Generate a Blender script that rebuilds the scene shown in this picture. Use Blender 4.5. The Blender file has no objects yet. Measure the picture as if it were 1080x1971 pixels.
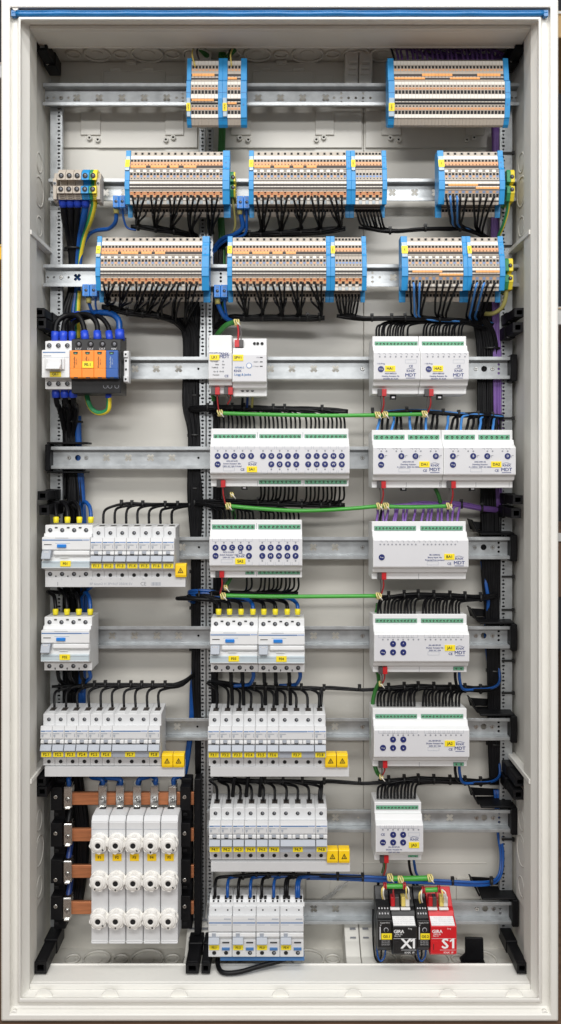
import bpy, bmesh, math, random
from mathutils import Vector
RND = random.Random(11)
scene = bpy.context.scene
COL = scene.collection
# ------------------------------------------------------------------ camera, light, exposure
S0, DC, ZC, Y0 = 0.0007353, 1.18, 1.05, 900.0      # metres per photo pixel at the front rim, camera distance, eye height, photo row at eye height
def sc(d): return S0 * (1 + d / DC)
def W(px, py, d):
    s = sc(d)
    return Vector(((px - 540) * s, d, ZC + (Y0 - py) * s))
cam = bpy.data.cameras.new('camera')
cam.sensor_fit = 'VERTICAL'; cam.sensor_height = 36; cam.lens = 36 * DC / (1971 * S0)
cam.shift_y = -(985.5 - Y0) / 1971; cam.clip_start = 0.02; cam.clip_end = 60
camo = bpy.data.objects.new('camera', cam); COL.objects.link(camo)
camo.location = (0, -DC, ZC); camo.rotation_euler = (math.radians(90), 0, 0)
scene.camera = camo
world = bpy.data.worlds.new('World'); scene.world = world; world.use_nodes = True
bg = world.node_tree.nodes['Background']
bg.inputs[0].default_value = (0.95, 0.97, 1.0, 1); bg.inputs[1].default_value = 0.27
def area(name, loc, rot, sx, sy, power, col=(1, 0.97, 0.92)):
    l = bpy.data.lights.new(name, 'AREA'); l.shape = 'RECTANGLE'; l.size = sx; l.size_y = sy
    l.energy = power; l.color = col
    o = bpy.data.objects.new(name, l); COL.objects.link(o)
    o.location = loc; o.rotation_euler = rot
area('ceiling_tube_light', (0.1, -0.70, ZC + 1.75), (math.radians(12), 0, 0), 2.6, 0.16, 17, (1, 0.99, 0.975))
area('ceiling_tube_light', (0.1, -2.0, ZC + 1.75), (math.radians(40), 0, 0), 2.6, 0.5, 50, (1, 0.99, 0.975))
area('ceiling_tube_light', (-0.2, -4.2, ZC + 1.25), (math.radians(72), 0, 0), 3.4, 0.3, 60, (1, 0.99, 0.975))
vs = scene.view_settings
vs.view_transform = 'Standard'; vs.look = 'None'; vs.exposure = 0.06; vs.gamma = 1.0
vs.use_curve_mapping = False
# ------------------------------------------------------------------ materials
M = {}
def mat(name, rgb, rough=0.45, metal=0.0, var=0.05, scale=90.0, bump=0.0, trans=0.0, stretch=None, spec=0.5, alpha=1.0):
    m = bpy.data.materials.new(name); m.use_nodes = True
    nt = m.node_tree; b = nt.nodes['Principled BSDF']
    tc = nt.nodes.new('ShaderNodeTexCoord'); mp = nt.nodes.new('ShaderNodeMapping')
    nt.links.new(tc.outputs['Object'], mp.inputs[0])
    if stretch: mp.inputs['Scale'].default_value = stretch
    nz = nt.nodes.new('ShaderNodeTexNoise'); nz.inputs['Scale'].default_value = scale; nz.inputs['Detail'].default_value = 5
    nt.links.new(mp.outputs[0], nz.inputs['Vector'])
    rp = nt.nodes.new('ShaderNodeValToRGB')
    rp.color_ramp.elements[0].position = 0.3; rp.color_ramp.elements[1].position = 0.7
    rp.color_ramp.elements[0].color = [max(0, c * (1 - var)) for c in rgb] + [1]
    rp.color_ramp.elements[1].color = [min(1, c * (1 + var)) for c in rgb] + [1]
    nt.links.new(nz.outputs['Fac'], rp.inputs[0]); nt.links.new(rp.outputs[0], b.inputs['Base Color'])
    mr = nt.nodes.new('ShaderNodeMapRange')
    mr.inputs['To Min'].default_value = max(0.03, rough - 0.06); mr.inputs['To Max'].default_value = min(1, rough + 0.06)
    nt.links.new(nz.outputs['Fac'], mr.inputs['Value']); nt.links.new(mr.outputs[0], b.inputs['Roughness'])
    b.inputs['Metallic'].default_value = metal
    b.inputs['Specular IOR Level'].default_value = spec
    if trans: b.inputs['Transmission Weight'].default_value = trans
    if alpha < 1: b.inputs['Alpha'].default_value = alpha
    if bump:
        bp = nt.nodes.new('ShaderNodeBump'); bp.inputs['Strength'].default_value = bump; bp.inputs['Distance'].default_value = 0.0006
        nz2 = nt.nodes.new('ShaderNodeTexNoise'); nz2.inputs['Scale'].default_value = scale * 6
        nt.links.new(mp.outputs[0], nz2.inputs['Vector'])
        nt.links.new(nz2.outputs['Fac'], bp.inputs['Height']); nt.links.new(bp.outputs[0], b.inputs['Normal'])
    M[name] = m
    return m
mat('frame_white', (0.83, 0.815, 0.765), 0.38, var=0.02, scale=14, bump=0.08)
mat('panel_cream', (0.72, 0.705, 0.65), 0.5, var=0.03, scale=9, bump=0.1)
mat('back_grey', (0.65, 0.63, 0.575), 0.32, var=0.03, scale=7, bump=0.06, stretch=(1, 1, 4))
mat('device_grey', (0.68, 0.685, 0.69), 0.42, var=0.015, scale=40)
mat('device_white', (0.77, 0.775, 0.775), 0.4, var=0.015, scale=40)
mat('label_grey', (0.66, 0.66, 0.68), 0.5, var=0.01, scale=40)
mat('handle_grey', (0.39, 0.42, 0.47), 0.4, var=0.02)
mat('clear_blue', (0.52, 0.60, 0.64), 0.2, var=0.03)
mat('line_blue', (0.06, 0.18, 0.42), 0.4)
mat('print_grey', (0.28, 0.29, 0.32), 0.6)
mat('print_navy', (0.03, 0.05, 0.20), 0.5)
mat('print_black', (0.012, 0.012, 0.014), 0.5)
mat('print_white', (0.85, 0.85, 0.85), 0.5)
mat('button_navy', (0.015, 0.025, 0.14), 0.3)
mat('tag_yellow', (0.93, 0.74, 0.02), 0.45, var=0.03)
mat('cap_yellow', (0.95, 0.62, 0.01), 0.35, var=0.03)
mat('ferrule_yellow', (0.88, 0.74, 0.02), 0.4)
mat('ferrule_blue', (0.02, 0.07, 0.60), 0.4)
mat('beige', (0.48, 0.425, 0.36), 0.5, var=0.04, scale=300)
mat('beige_light', (0.83, 0.79, 0.72), 0.45, var=0.03, scale=300)
mat('peach', (0.76, 0.39, 0.19), 0.45, var=0.1, scale=300)
mat('jumper_orange', (0.85, 0.38, 0.10), 0.4, var=0.06)
mat('lever_red', (0.45, 0.08, 0.04), 0.45)
mat('mark_blue', (0.18, 0.30, 0.58), 0.5)
mat('clear_plastic', (0.60, 0.68, 0.72), 0.18, var=0.05)
mat('hole_black', (0.006, 0.006, 0.007), 0.7)
mat('slot_dark', (0.06, 0.05, 0.045), 0.7)
mat('plate_blue', (0.02, 0.27, 0.60), 0.4, var=0.03)
mat('clamp_blue', (0.02, 0.22, 0.68), 0.35)
mat('carrier_grey', (0.42, 0.52, 0.60), 0.3, var=0.05)
mat('rail_zinc', (0.46, 0.48, 0.49), 0.37, metal=0.6, var=0.14, scale=60, bump=0.1)
mat('steel_bright', (0.68, 0.68, 0.66), 0.22, metal=1.0, var=0.1, scale=200)
mat('copper', (0.64, 0.25, 0.115), 0.40, metal=0.6, var=0.22, scale=40, stretch=(0.5, 1, 9))
mat('plastic_black', (0.005, 0.005, 0.006), 0.5, var=0.2, scale=50, spec=0.22)
mat('tie_black', (0.008, 0.008, 0.008), 0.45)
mat('wire_black', (0.005, 0.005, 0.006), 0.40, var=0.25, spec=0.22)
mat('wire_blue', (0.005, 0.075, 0.31), 0.34, var=0.1)
mat('wire_lightblue', (0.06, 0.24, 0.62), 0.34, var=0.1)
mat('wire_navy', (0.006, 0.03, 0.16), 0.4, var=0.2)
mat('wire_purple', (0.20, 0.10, 0.36), 0.4, var=0.1)
mat('wire_red', (0.42, 0.025, 0.03), 0.35, var=0.1)
mat('wire_grey', (0.12, 0.11, 0.11), 0.4)
mat('wire_yellow', (0.78, 0.62, 0.16), 0.4)
mat('wire_white', (0.78, 0.76, 0.70), 0.4)
mat('wire_olive', (0.42, 0.38, 0.12), 0.4, var=0.1)
mat('bus_green', (0.06, 0.36, 0.045), 0.35, var=0.05)
mat('bus_green_dark', (0.03, 0.17, 0.03), 0.4, var=0.1)
mat('wrap_cream', (0.80, 0.68, 0.28), 0.5, var=0.12, scale=400)
mat('pcb_green', (0.13, 0.42, 0.25), 0.4, var=0.1)
mat('pcb_screw', (0.20, 0.45, 0.28), 0.4, metal=0.2, var=0.3, scale=600)
mat('plug_red', (0.55, 0.015, 0.02), 0.35)
mat('plug_dark', (0.07, 0.065, 0.065), 0.4)
mat('spd_orange', (0.93, 0.27, 0.02), 0.38, var=0.03)
mat('spd_blue', (0.012, 0.09, 0.36), 0.35, var=0.03)
mat('module_red', (0.62, 0.012, 0.018), 0.38, var=0.04)
mat('module_black', (0.012, 0.012, 0.013), 0.4, var=0.1)
mat('pe_green', (0.03, 0.26, 0.10), 0.42)
mat('pe_yellow', (0.86, 0.68, 0.04), 0.42)
mat('seal_blue', (0.008, 0.15, 0.40), 0.3, var=0.15, scale=20)
mat('cap_ceramic', (0.86, 0.84, 0.80), 0.25, var=0.02)
mat('bag_clear', (0.75, 0.75, 0.73), 0.15, var=0.1, scale=20, alpha=0.45)
mat('wood', (0.13, 0.075, 0.045), 0.6, var=0.25, scale=8, stretch=(1, 12, 1))
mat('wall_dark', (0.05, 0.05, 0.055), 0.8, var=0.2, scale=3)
mat('cardboard', (0.45, 0.30, 0.14), 0.8, var=0.1, scale=6)
mat('shelf_white', (0.55, 0.55, 0.53), 0.6)
# ------------------------------------------------------------------ mesh helpers
class MB:
    def __init__(s): s.v = []; s.f = []; s.fm = []; s.sm = []; s.mats = []
    def mi(s, m):
        if m not in s.mats: s.mats.append(m)
        return s.mats.index(m)
    def add(s, vs, fs, m, smooth=False):
        o = len(s.v); s.v += [tuple(v) for v in vs]; k = s.mi(m)
        for f in fs: s.f.append([i + o for i in f]); s.fm.append(k); s.sm.append(smooth)
        return s
    def box(s, x0, x1, y0, y1, z0, z1, m):
        vs = [(x, y, z) for x in (x0, x1) for y in (y0, y1) for z in (z0, z1)]
        return s.add(vs, [(0, 1, 3, 2), (4, 6, 7, 5), (0, 4, 5, 1), (2, 3, 7, 6), (0, 2, 6, 4), (1, 5, 7, 3)], m)
    def prism(s, prof, x0, x1, m):          # prof: (y, z) polygon, extruded along x
        n = len(prof); vs = [(x0, y, z) for y, z in prof] + [(x1, y, z) for y, z in prof]
        fs = [tuple(range(n)), tuple(range(2 * n - 1, n - 1, -1))]
        fs += [(i, i + n, (i + 1) % n + n, (i + 1) % n) for i in range(n)]
        return s.add(vs, fs, m)
    def prism_y(s, prof, y0, y1, m):        # prof: (x, z) polygon, extruded along depth
        n = len(prof); vs = [(x, y0, z) for x, z in prof] + [(x, y1, z) for x, z in prof]
        fs = [tuple(range(n)), tuple(range(2 * n - 1, n - 1, -1))]
        fs += [(i, i + n, (i + 1) % n + n, (i + 1) % n) for i in range(n)]
        return s.add(vs, fs, m)
    def cyl(s, c, r, h, axis, m, n=12, r2=None):   # from c along +axis by h
        r2 = r if r2 is None else r2; vs = []
        for k, (rr, t) in enumerate(((r, 0), (r2, h))):
            for i in range(n):
                a = 2 * math.pi * i / n; u, w = rr * math.cos(a), rr * math.sin(a)
                p = {'x': (t, u, w), 'y': (u, t, w), 'z': (u, w, t)}[axis]
                vs.append((c[0] + p[0], c[1] + p[1], c[2] + p[2]))
        o = len(s.v)
        s.add(vs, [(i, (i + 1) % n, (i + 1) % n + n, i + n) for i in range(n)], m, True)
        s.f += [[o + i for i in range(n)], [o + n + i for i in range(n - 1, -1, -1)]]; s.fm += [s.mi(m)] * 2; s.sm += [False, False]
        return s
    def ring(s, c, ro, ri, h, axis, m, n=16):      # hollow cylinder
        vs = []
        for rr, t in ((ro, 0), (ro, h), (ri, h), (ri, 0)):
            for i in range(n):
                a = 2 * math.pi * i / n; u, w = rr * math.cos(a), rr * math.sin(a)
                p = {'x': (t, u, w), 'y': (u, t, w), 'z': (u, w, t)}[axis]
                vs.append((c[0] + p[0], c[1] + p[1], c[2] + p[2]))
        fs = []
        for k in range(4):
            for i in range(n): fs.append((k * n + i, k * n + (i + 1) % n, ((k + 1) % 4) * n + (i + 1) % n, ((k + 1) % 4) * n + i))
        return s.add(vs, fs, m, True)
    def tube(s, pts, r, m, n=6):
        pts = [Vector(p) for p in pts]; vs = []; up = None
        for i, p in enumerate(pts):
            t = (pts[min(i + 1, len(pts) - 1)] - pts[max(i - 1, 0)])
            t = t.normalized() if t.length > 1e-9 else Vector((0, 0, 1))
            if up is None: up = t.orthogonal().normalized()
            up = (up - t * up.dot(t)); up = up.normalized() if up.length > 1e-6 else t.orthogonal().normalized()
            b = t.cross(up); rr = r[i] if isinstance(r, (list, tuple)) else r
            for k in range(n):
                a = 2 * math.pi * k / n; vs.append(p + up * (math.cos(a) * rr) + b * (math.sin(a) * rr))
        fs = [(i * n + k, i * n + (k + 1) % n, (i + 1) * n + (k + 1) % n, (i + 1) * n + k) for i in range(len(pts) - 1) for k in range(n)]
        o = len(s.v); two = m == 'wire_earth'
        if two: m = 'pe_yellow'
        f0 = len(s.f); s.add(vs, fs, m, True); L = (len(pts) - 1) * n
        if two:
            kg = s.mi('pe_green')
            for q in range(len(fs)):
                if q % n in (0, 1, n - 1) or (n > 8 and q % n == 2): s.fm[f0 + q] = kg
        s.f += [[o + k for k in range(n - 1, -1, -1)], [o + L + k for k in range(n)]]; s.fm += [s.mi(m)] * 2; s.sm += [False, False]
        return s
    def mesh(s, name, bevel=0.0, seg=1):
        me = bpy.data.meshes.new(name); me.from_pydata(s.v, [], s.f)
        for m in s.mats: me.materials.append(M[m])
        me.polygons.foreach_set('material_index', s.fm); me.polygons.foreach_set('use_smooth', s.sm)
        bm = bmesh.new(); bm.from_mesh(me)
        bmesh.ops.recalc_face_normals(bm, faces=bm.faces)
        if bevel:
            es = [e for e in bm.edges if len(e.link_faces) == 2 and e.calc_face_angle(0) > 0.5]
            bmesh.ops.bevel(bm, geom=es, offset=bevel, segments=seg, affect='EDGES', clamp_overlap=True)
        bm.to_mesh(me); bm.free(); me.update()
        return me
MESH = {}
def cached(key, fn):
    if key not in MESH: MESH[key] = fn()
    return MESH[key]
def plate_into(mb, outer, holes, y0, t, m):      # flat plate in the x-z plane with real holes
    cu = bpy.data.curves.new('plate', 'CURVE'); cu.dimensions = '2D'; cu.fill_mode = 'BOTH'; cu.extrude = t / 2
    for poly in [outer] + holes:
        sp = cu.splines.new('POLY'); sp.points.add(len(poly) - 1); sp.use_cyclic_u = True
        for i, (x, z) in enumerate(poly): sp.points[i].co = (x, z, 0, 1)
    ob = bpy.data.objects.new('plate', cu); me = bpy.data.meshes.new_from_object(ob)
    mb.add([(v.co.x, y0 + t / 2 - v.co.z, v.co.y) for v in me.vertices], [tuple(p.vertices) for p in me.polygons], m)
    bpy.data.objects.remove(ob); bpy.data.curves.remove(cu); bpy.data.meshes.remove(me)
def rect(x0, x1, z0, z1): return [(x0, z0), (x1, z0), (x1, z1), (x0, z1)]
def circ(x, z, r, n=10, rz=None): return [(x + r * math.cos(2 * math.pi * i / n), z + (rz or r) * math.sin(2 * math.pi * i / n)) for i in range(n)]
def xslot(x, z, r):
    pts = []
    for k in range(4):
        a = math.pi / 4 + k * math.pi / 2
        for da, rr in ((-0.55, 0.72), (-0.3, 1.0), (0.3, 1.0), (0.55, 0.72), (math.pi / 4, 0.42)):
            pts.append((x + r * rr * math.cos(a + da), z + r * rr * math.sin(a + da)))
    return pts
# ------------------------------------------------------------------ object helpers
def thing(name, label, cat, loc, group=None):
    o = bpy.data.objects.new(name, None); COL.objects.link(o); o.location = loc; o.empty_display_size = 0.01
    o['label'] = label; o['category'] = cat
    if group: o['group'] = group
    return o
def part(name, me, parent, loc=(0, 0, 0), label=None):
    if isinstance(me, MB): me = me.mesh(name)
    o = bpy.data.objects.new(name, me); COL.objects.link(o); o.parent = parent; o.location = loc
    if label: o['label'] = label
    return o
def solo(name, me, label, cat, loc=(0, 0, 0), group=None):
    if isinstance(me, MB): me = me.mesh(name)
    o = bpy.data.objects.new(name, me); COL.objects.link(o); o.location = loc
    o['label'] = label; o['category'] = cat
    if group: o['group'] = group
    return o
def structure(name, me, loc=(0, 0, 0)):
    if isinstance(me, MB): me = me.mesh(name)
    o = bpy.data.objects.new(name, me); COL.objects.link(o); o.location = loc; o['kind'] = 'structure'; return o
def text_mesh(s, m, bold=0.0):
    def fn():
        cu = bpy.data.curves.new('t', 'FONT'); cu.body = s; cu.size = 1.0; cu.align_x = 'CENTER'; cu.align_y = 'CENTER'; cu.resolution_u = 2
        ob = bpy.data.objects.new('t', cu); me = bpy.data.meshes.new_from_object(ob)
        for v in me.vertices: v.co = (v.co.x, 0, v.co.y)
        if bold:            # heavier strokes: shifted copies a hair apart in depth
            vs = [tuple(v.co) for v in me.vertices]; fs = [tuple(p.vertices) for p in me.polygons]; n = len(vs); V = []; Fc = []
            for i, (dx, dz) in enumerate(((-bold, 0), (bold, 0), (0, bold * .6), (0, -bold * .6))): V += [(x + dx, -i * .00003, z + dz) for x, y, z in vs]; Fc += [tuple(a + i * n for a in f) for f in fs]
            bpy.data.meshes.remove(me); me = bpy.data.meshes.new('lettering'); me.from_pydata(V, [], Fc)
        me.materials.clear(); me.materials.append(M[m]); me.name = 'lettering'
        bpy.data.objects.remove(ob); bpy.data.curves.remove(cu)
        return me
    return cached(('txt', s, m, bold), fn)
def text(parent, s, loc, size, m='print_black', rot=0, sx=1.0, bold=0.0):
    o = part('lettering', text_mesh(s, m, bold), parent, loc)
    o.scale = (size * sx, 1, size); o.rotation_euler = (0, rot, 0)
    return o
def spline(pts, k=5):
    P = [Vector(p) for p in pts]
    if len(P) < 3: return P
    out = []
    for i in range(len(P) - 1):
        p0 = P[max(i - 1, 0)]; p1 = P[i]; p2 = P[i + 1]; p3 = P[min(i + 2, len(P) - 1)]
        for j in range(k):
            t = j / k
            out.append(0.5 * ((2 * p1) + (p2 - p0) * t + (2 * p0 - 5 * p1 + 4 * p2 - p3) * t * t + (3 * p1 - p0 - 3 * p2 + p3) * t ** 3))
    out.append(P[-1]); return out
WNAME = {'wire_black': 'black_wire', 'wire_blue': 'blue_wire', 'wire_lightblue': 'light_blue_wire', 'wire_navy': 'dark_blue_wire', 'wire_purple': 'purple_wire', 'wire_red': 'red_wire', 'wire_grey': 'grey_wire', 'wire_yellow': 'yellow_wire', 'wire_white': 'white_wire', 'wire_olive': 'olive_wire', 'wire_earth': 'earth_wire', 'bus_green_dark': 'green_cable'}
TANGLE = None
def wire(pts, r, m, label, group=None, cat='wire', name='wire', k=5, n=6, into=None):
    P = spline([W(*p) for p in pts], k); o = P[0].copy()
    if into is not None: into.tube(P, r, m, n); return None
    if name == 'wire': name = WNAME.get(m, 'wire')
    return solo(name, MB().tube([p - o for p in P], r, m, n), label, cat, o, group)
def tie(px, py, d, rpx, label, group, axis='x', head=(0, -1)):   # cable tie: band around a bundle with its head
    s = sc(d); r = rpx * s; mb = MB()
    mb.ring((-0.0016, 0, 0) if axis == 'x' else (0, 0, -0.0016), r + 0.0009, r - 0.0002, 0.0032, axis, 'tie_black', 12)
    if axis == 'x': mb.box(-0.0024, 0.0024, head[0] * r - 0.0024, head[0] * r + 0.0024, -head[1] * r - 0.002, -head[1] * r + 0.003, 'tie_black')
    else: mb.box(-r - 0.002, -r + 0.003, -0.0024, 0.0024, -0.0024, 0.0024, 'tie_black')
    return solo('cable_tie', mb, label, 'cable tie', W(px, py, d), group)
# ------------------------------------------------------------------ surroundings (slivers beside and below the cabinet)
zfloor = W(540, 1966, 0).z - 0.004
structure('floor', MB().box(-3, 3, -3, 2.6, zfloor - 0.02, zfloor, 'wood'))
structure('wall', MB().box(-3, 3, 2.4, 2.45, zfloor, 3.2, 'wall_dark'))
def rack_box(px0, px1, py0, py1, d, dep, m, label, cat, name):
    a = W(px0, py1, d); b = W(px1, py0, d); mb = MB(); h = b.z - a.z
    mb.box(0, b.x - a.x, 0, dep, 0, h, m); mb.box(0.004, b.x - a.x - 0.004, -0.004, 0, h * 0.82, h * 0.97, 'shelf_white' if m != 'shelf_white' else 'cardboard')
    o = solo(name, mb.mesh(name, 0.002), label, cat, a); return o
rack_box(1064, 1200, 20, 72, 0.8, 0.3, 'cardboard', 'brown cardboard carton on the rack behind the cabinet', 'carton', 'carton')
rack_box(1066, 1200, 590, 625, 0.8, 0.3, 'shelf_white', 'white shelf board on the rack behind the cabinet', 'shelf', 'shelf_board')
rack_box(1066, 1200, 1020, 1150, 0.7, 0.3, 'wood', 'brown wooden crate on the rack behind the cabinet', 'crate', 'wooden_crate')
rack_box(-120, 24, 120, 150, 0.8, 0.3, 'shelf_white', 'pale grey storage bin behind the cabinet', 'bin', 'storage_bin')
rack_box(-120, 22, 470, 500, 0.8, 0.3, 'cap_yellow', 'yellow storage bin behind the cabinet', 'bin', 'storage_bin')
# ------------------------------------------------------------------ the cabinet
base = W(540, 1966, 0.0)
cab = thing('distribution_cabinet', 'open white electrical distribution cabinet with blue seal strip along its top rim', 'cabinet', base)
NEG = -base
def cpart(name, mb, bevel=0.0, parent=None, label=None):
    me = mb.mesh(name, bevel) if isinstance(mb, MB) else mb
    return part(name, me, parent or cab, NEG if parent is None else (0, 0, 0), label)
BACK = 0.175
rings = [(2, 1075, -1, 1966, 0.004), (4, 1073, 1, 1964, 0.0), (19, 1060, 14, 1953, 0.0), (21.5, 1056.5, 19, 1938, 0.012), (34, 1043, 32, 1931, 0.012),
         (36, 1041, 33, 1929.5, 0.004), (39.5, 1037, 38, 1922, 0.004), (41, 1035.5, 41, 1920, 0.016), (57, 1022, 48, 1905, 0.03)]
def ring_pts(L, R, T, B, d): return [W(L, B, d), W(R, B, d), W(R, T, d), W(L, T, d)]
mb = MB(); vs = []
first = ring_pts(*rings[0]); vs += [Vector((p.x, BACK + 0.004, p.z)) for p in first]
for r in rings: vs += ring_pts(*r)
nr = len(rings) + 1
mb.add(vs, [(k * 4 + i, k * 4 + (i + 1) % 4, (k + 1) * 4 + (i + 1) % 4, (k + 1) * 4 + i) for k in range(nr - 1) for i in range(4)], 'frame_white')
frame = cpart('frame', mb, 0.0012)
XL, XR = W(57, 0, 0.03).x, W(1022, 0, 0.03).x
ZT0, ZB0 = W(0, 48, 0.03).z, W(0, 1905, 0.03).z
ZT1, ZB1 = W(0, 60, 0.036).z, W(0, 1890, 0.036).z
ZT2, ZB2 = W(0, -1, 0.004).z - 0.005, W(0, 1966, 0.004).z + 0.005
DL = 0.0835; DBL = 0.0800
# ceiling: step, lip, recess with knock-outs
mb = MB()
mb.box(XL, XR, 0.03, 0.036, ZT1 + 0.0004, ZT0, 'panel_cream'); mb.box(XL, XR, 0.036, DL, ZT1, ZT1 + 0.004, 'panel_cream')
mb.box(XL, XR, DL - 0.003, DL, ZT1 - 0.0015, ZT2, 'panel_cream')
cpart('ceiling_lip', mb, 0.0006)
mb = MB().box(XL - 0.02, XR + 0.02, DL + 0.001, BACK + 0.004, ZT2, ZT2 + 0.004, 'panel_cream')
cflange = cpart('ceiling_flange', mb)
mb = MB(); mb.box(XL, XR, 0.0303, 0.036, ZB0 - 0.004, ZB1 - 0.0004, 'frame_white'); mb.box(XL, XR, 0.036, DBL, ZB1 - 0.004, ZB1, 'frame_white')
mb.box(XL, XR, DBL - 0.003, DBL, ZB2, ZB1 + 0.0015, 'frame_white')
cpart('floor_lip', mb, 0.0006)
mb = MB().box(XL - 0.02, XR + 0.02, DBL + 0.001, BACK + 0.004, ZB2 - 0.004, ZB2, 'panel_cream')
fflange = cpart('floor_flange', mb)
# half-round thumb marks on the floor lip, knock-out rings in both flanges
def knock(parent, x, y, z, r, dirn):
    mb = MB(); mb.ring((0, 0, 0), r, r - 0.0022, 0.0035 * dirn, 'z', 'panel_cream', 22); mb.cyl((0, 0, 0), r * 0.42, 0.0012 * dirn, 'z', 'panel_cream', 14)
    part('knockout', cached(('ko', round(r, 4), dirn), lambda: mb.mesh('knockout')), parent, (x, y, z))
for x0 in (-0.33, -0.075, 0.125):
    for i, (dx, r) in enumerate(((0.0, 0.012), (0.038, 0.022), (0.076, 0.012), (0.118, 0.026), (0.158, 0.012), (0.196, 0.022))):
        if x0 + dx + r > 0.345: continue
        for k, yy in enumerate((0.143, 0.105)):
            rr = r if k == 0 else r * 0.75
            knock(fflange, x0 + dx, yy, ZB2 + 0.0002, rr, 1); knock(cflange, x0 + dx, yy + 0.005, ZT2 - 0.0002, rr, -1)
for px in (85, 212, 345, 540, 680, 862, 990):
    mb = MB(); c = W(px, 1920, 0.0185)
    mb.cyl((0, 0, 0), 0.0125, -0.0005, 'y', 'frame_white', 28, r2=0.0120)
    part('thumb_mark', cached('thumb', lambda: mb.mesh('thumb_mark')), frame, c)
for px, py in ((32, 18), (1048, 12), (29, 1947), (1047, 1947)):
    mb = MB().cyl((0, 0, 0), 0.0045, -0.006, 'y', 'frame_white', 14); mb.box(-0.0025, 0.0025, -0.0063, -0.006, -0.0005, 0.0005, 'print_grey')
    part('frame_screw', mb, frame, W(px, py, 0.008))
# side walls: inner cheek, recess, back return
for s, X, nm in ((-1, XL, 'l'), (1, XR, 'r')):
    mb = MB()
    lo, hi = sorted((X, X + s * 0.003)); mb.box(lo, hi, 0.031, 0.066, ZB1 - 0.03, ZT1 + 0.03, 'panel_cream')
    cpart('side_cheek', mb, 0.0006)
    mb = MB(); lo, hi = sorted((X + s * 0.010, X + s * 0.014)); mb.box(lo, hi, 0.0662, BACK + 0.003, ZB2, ZT2, 'panel_cream')
    wall = cpart('side_wall', mb)
    # seams between the three frame lengths, a ledge that runs to the back
    for py in (446, 1507):
        z = W(0, py, 0.03).z; mb = MB(); lo, hi = sorted((X - s * 0.002, X + s * 0.0098))
        mb.box(lo, hi, 0.033, 0.150, z - 0.003, z + 0.004, 'frame_white')
        cpart('frame_joint', mb, 0.0006)
    # framed knock-out panels on the side wall
    for py0, py1 in ((262, 470), (1524, 1740)):
        z0 = W(0, py1, 0.10).z; z1 = W(0, py0, 0.10).z; x0 = X + s * 0.0098
        mb = MB(); lo, hi = sorted((x0, x0 - s * 0.004)); mb.box(lo, hi, 0.069, 0.126, z0, z1, 'panel_cream')
        kp = cpart('knockout_panel', mb, 0.001)
        for f, r in ((0.25, 0.016), (0.52, 0.024), (0.84, 0.016)):
            m2 = MB(); m2.ring((0, 0, 0), r, r - 0.0025, -s * 0.0007, 'x', 'panel_cream', 20); m2.cyl((0, 0, 0), r * 0.7, -s * 0.0003, 'x', 'panel_cream', 16)
            part('knockout', cached(('sko', s, r), lambda: m2.mesh('knockout')), kp, (x0 - s * 0.0041, 0.098, z1 + (z0 - z1) * f))
# blue seal strip in the top groove
n = 70; pts = []
for i in range(n + 1):
    px = 25 + (1052 - 25) * i / n; pts.append(W(px, 27.0 + 0.5 * math.sin(i * 0.7) + RND.uniform(-.25, .25), 0.0065))
mb = MB().tube(pts, 0.0038, 'seal_blue', 8)
pts2 = [p + Vector((0, -0.0022, 0.003)) for p in pts]; mb.tube(pts2, 0.0014, 'seal_blue', 6)
for px in (27, 1050): c = W(px, 27, 0.006); mb.box(c.x - 0.003, c.x + 0.003, 0.003, 0.010, c.z - 0.0042, c.z + 0.0042, 'seal_blue')
cpart('seal_strip', mb)
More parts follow.
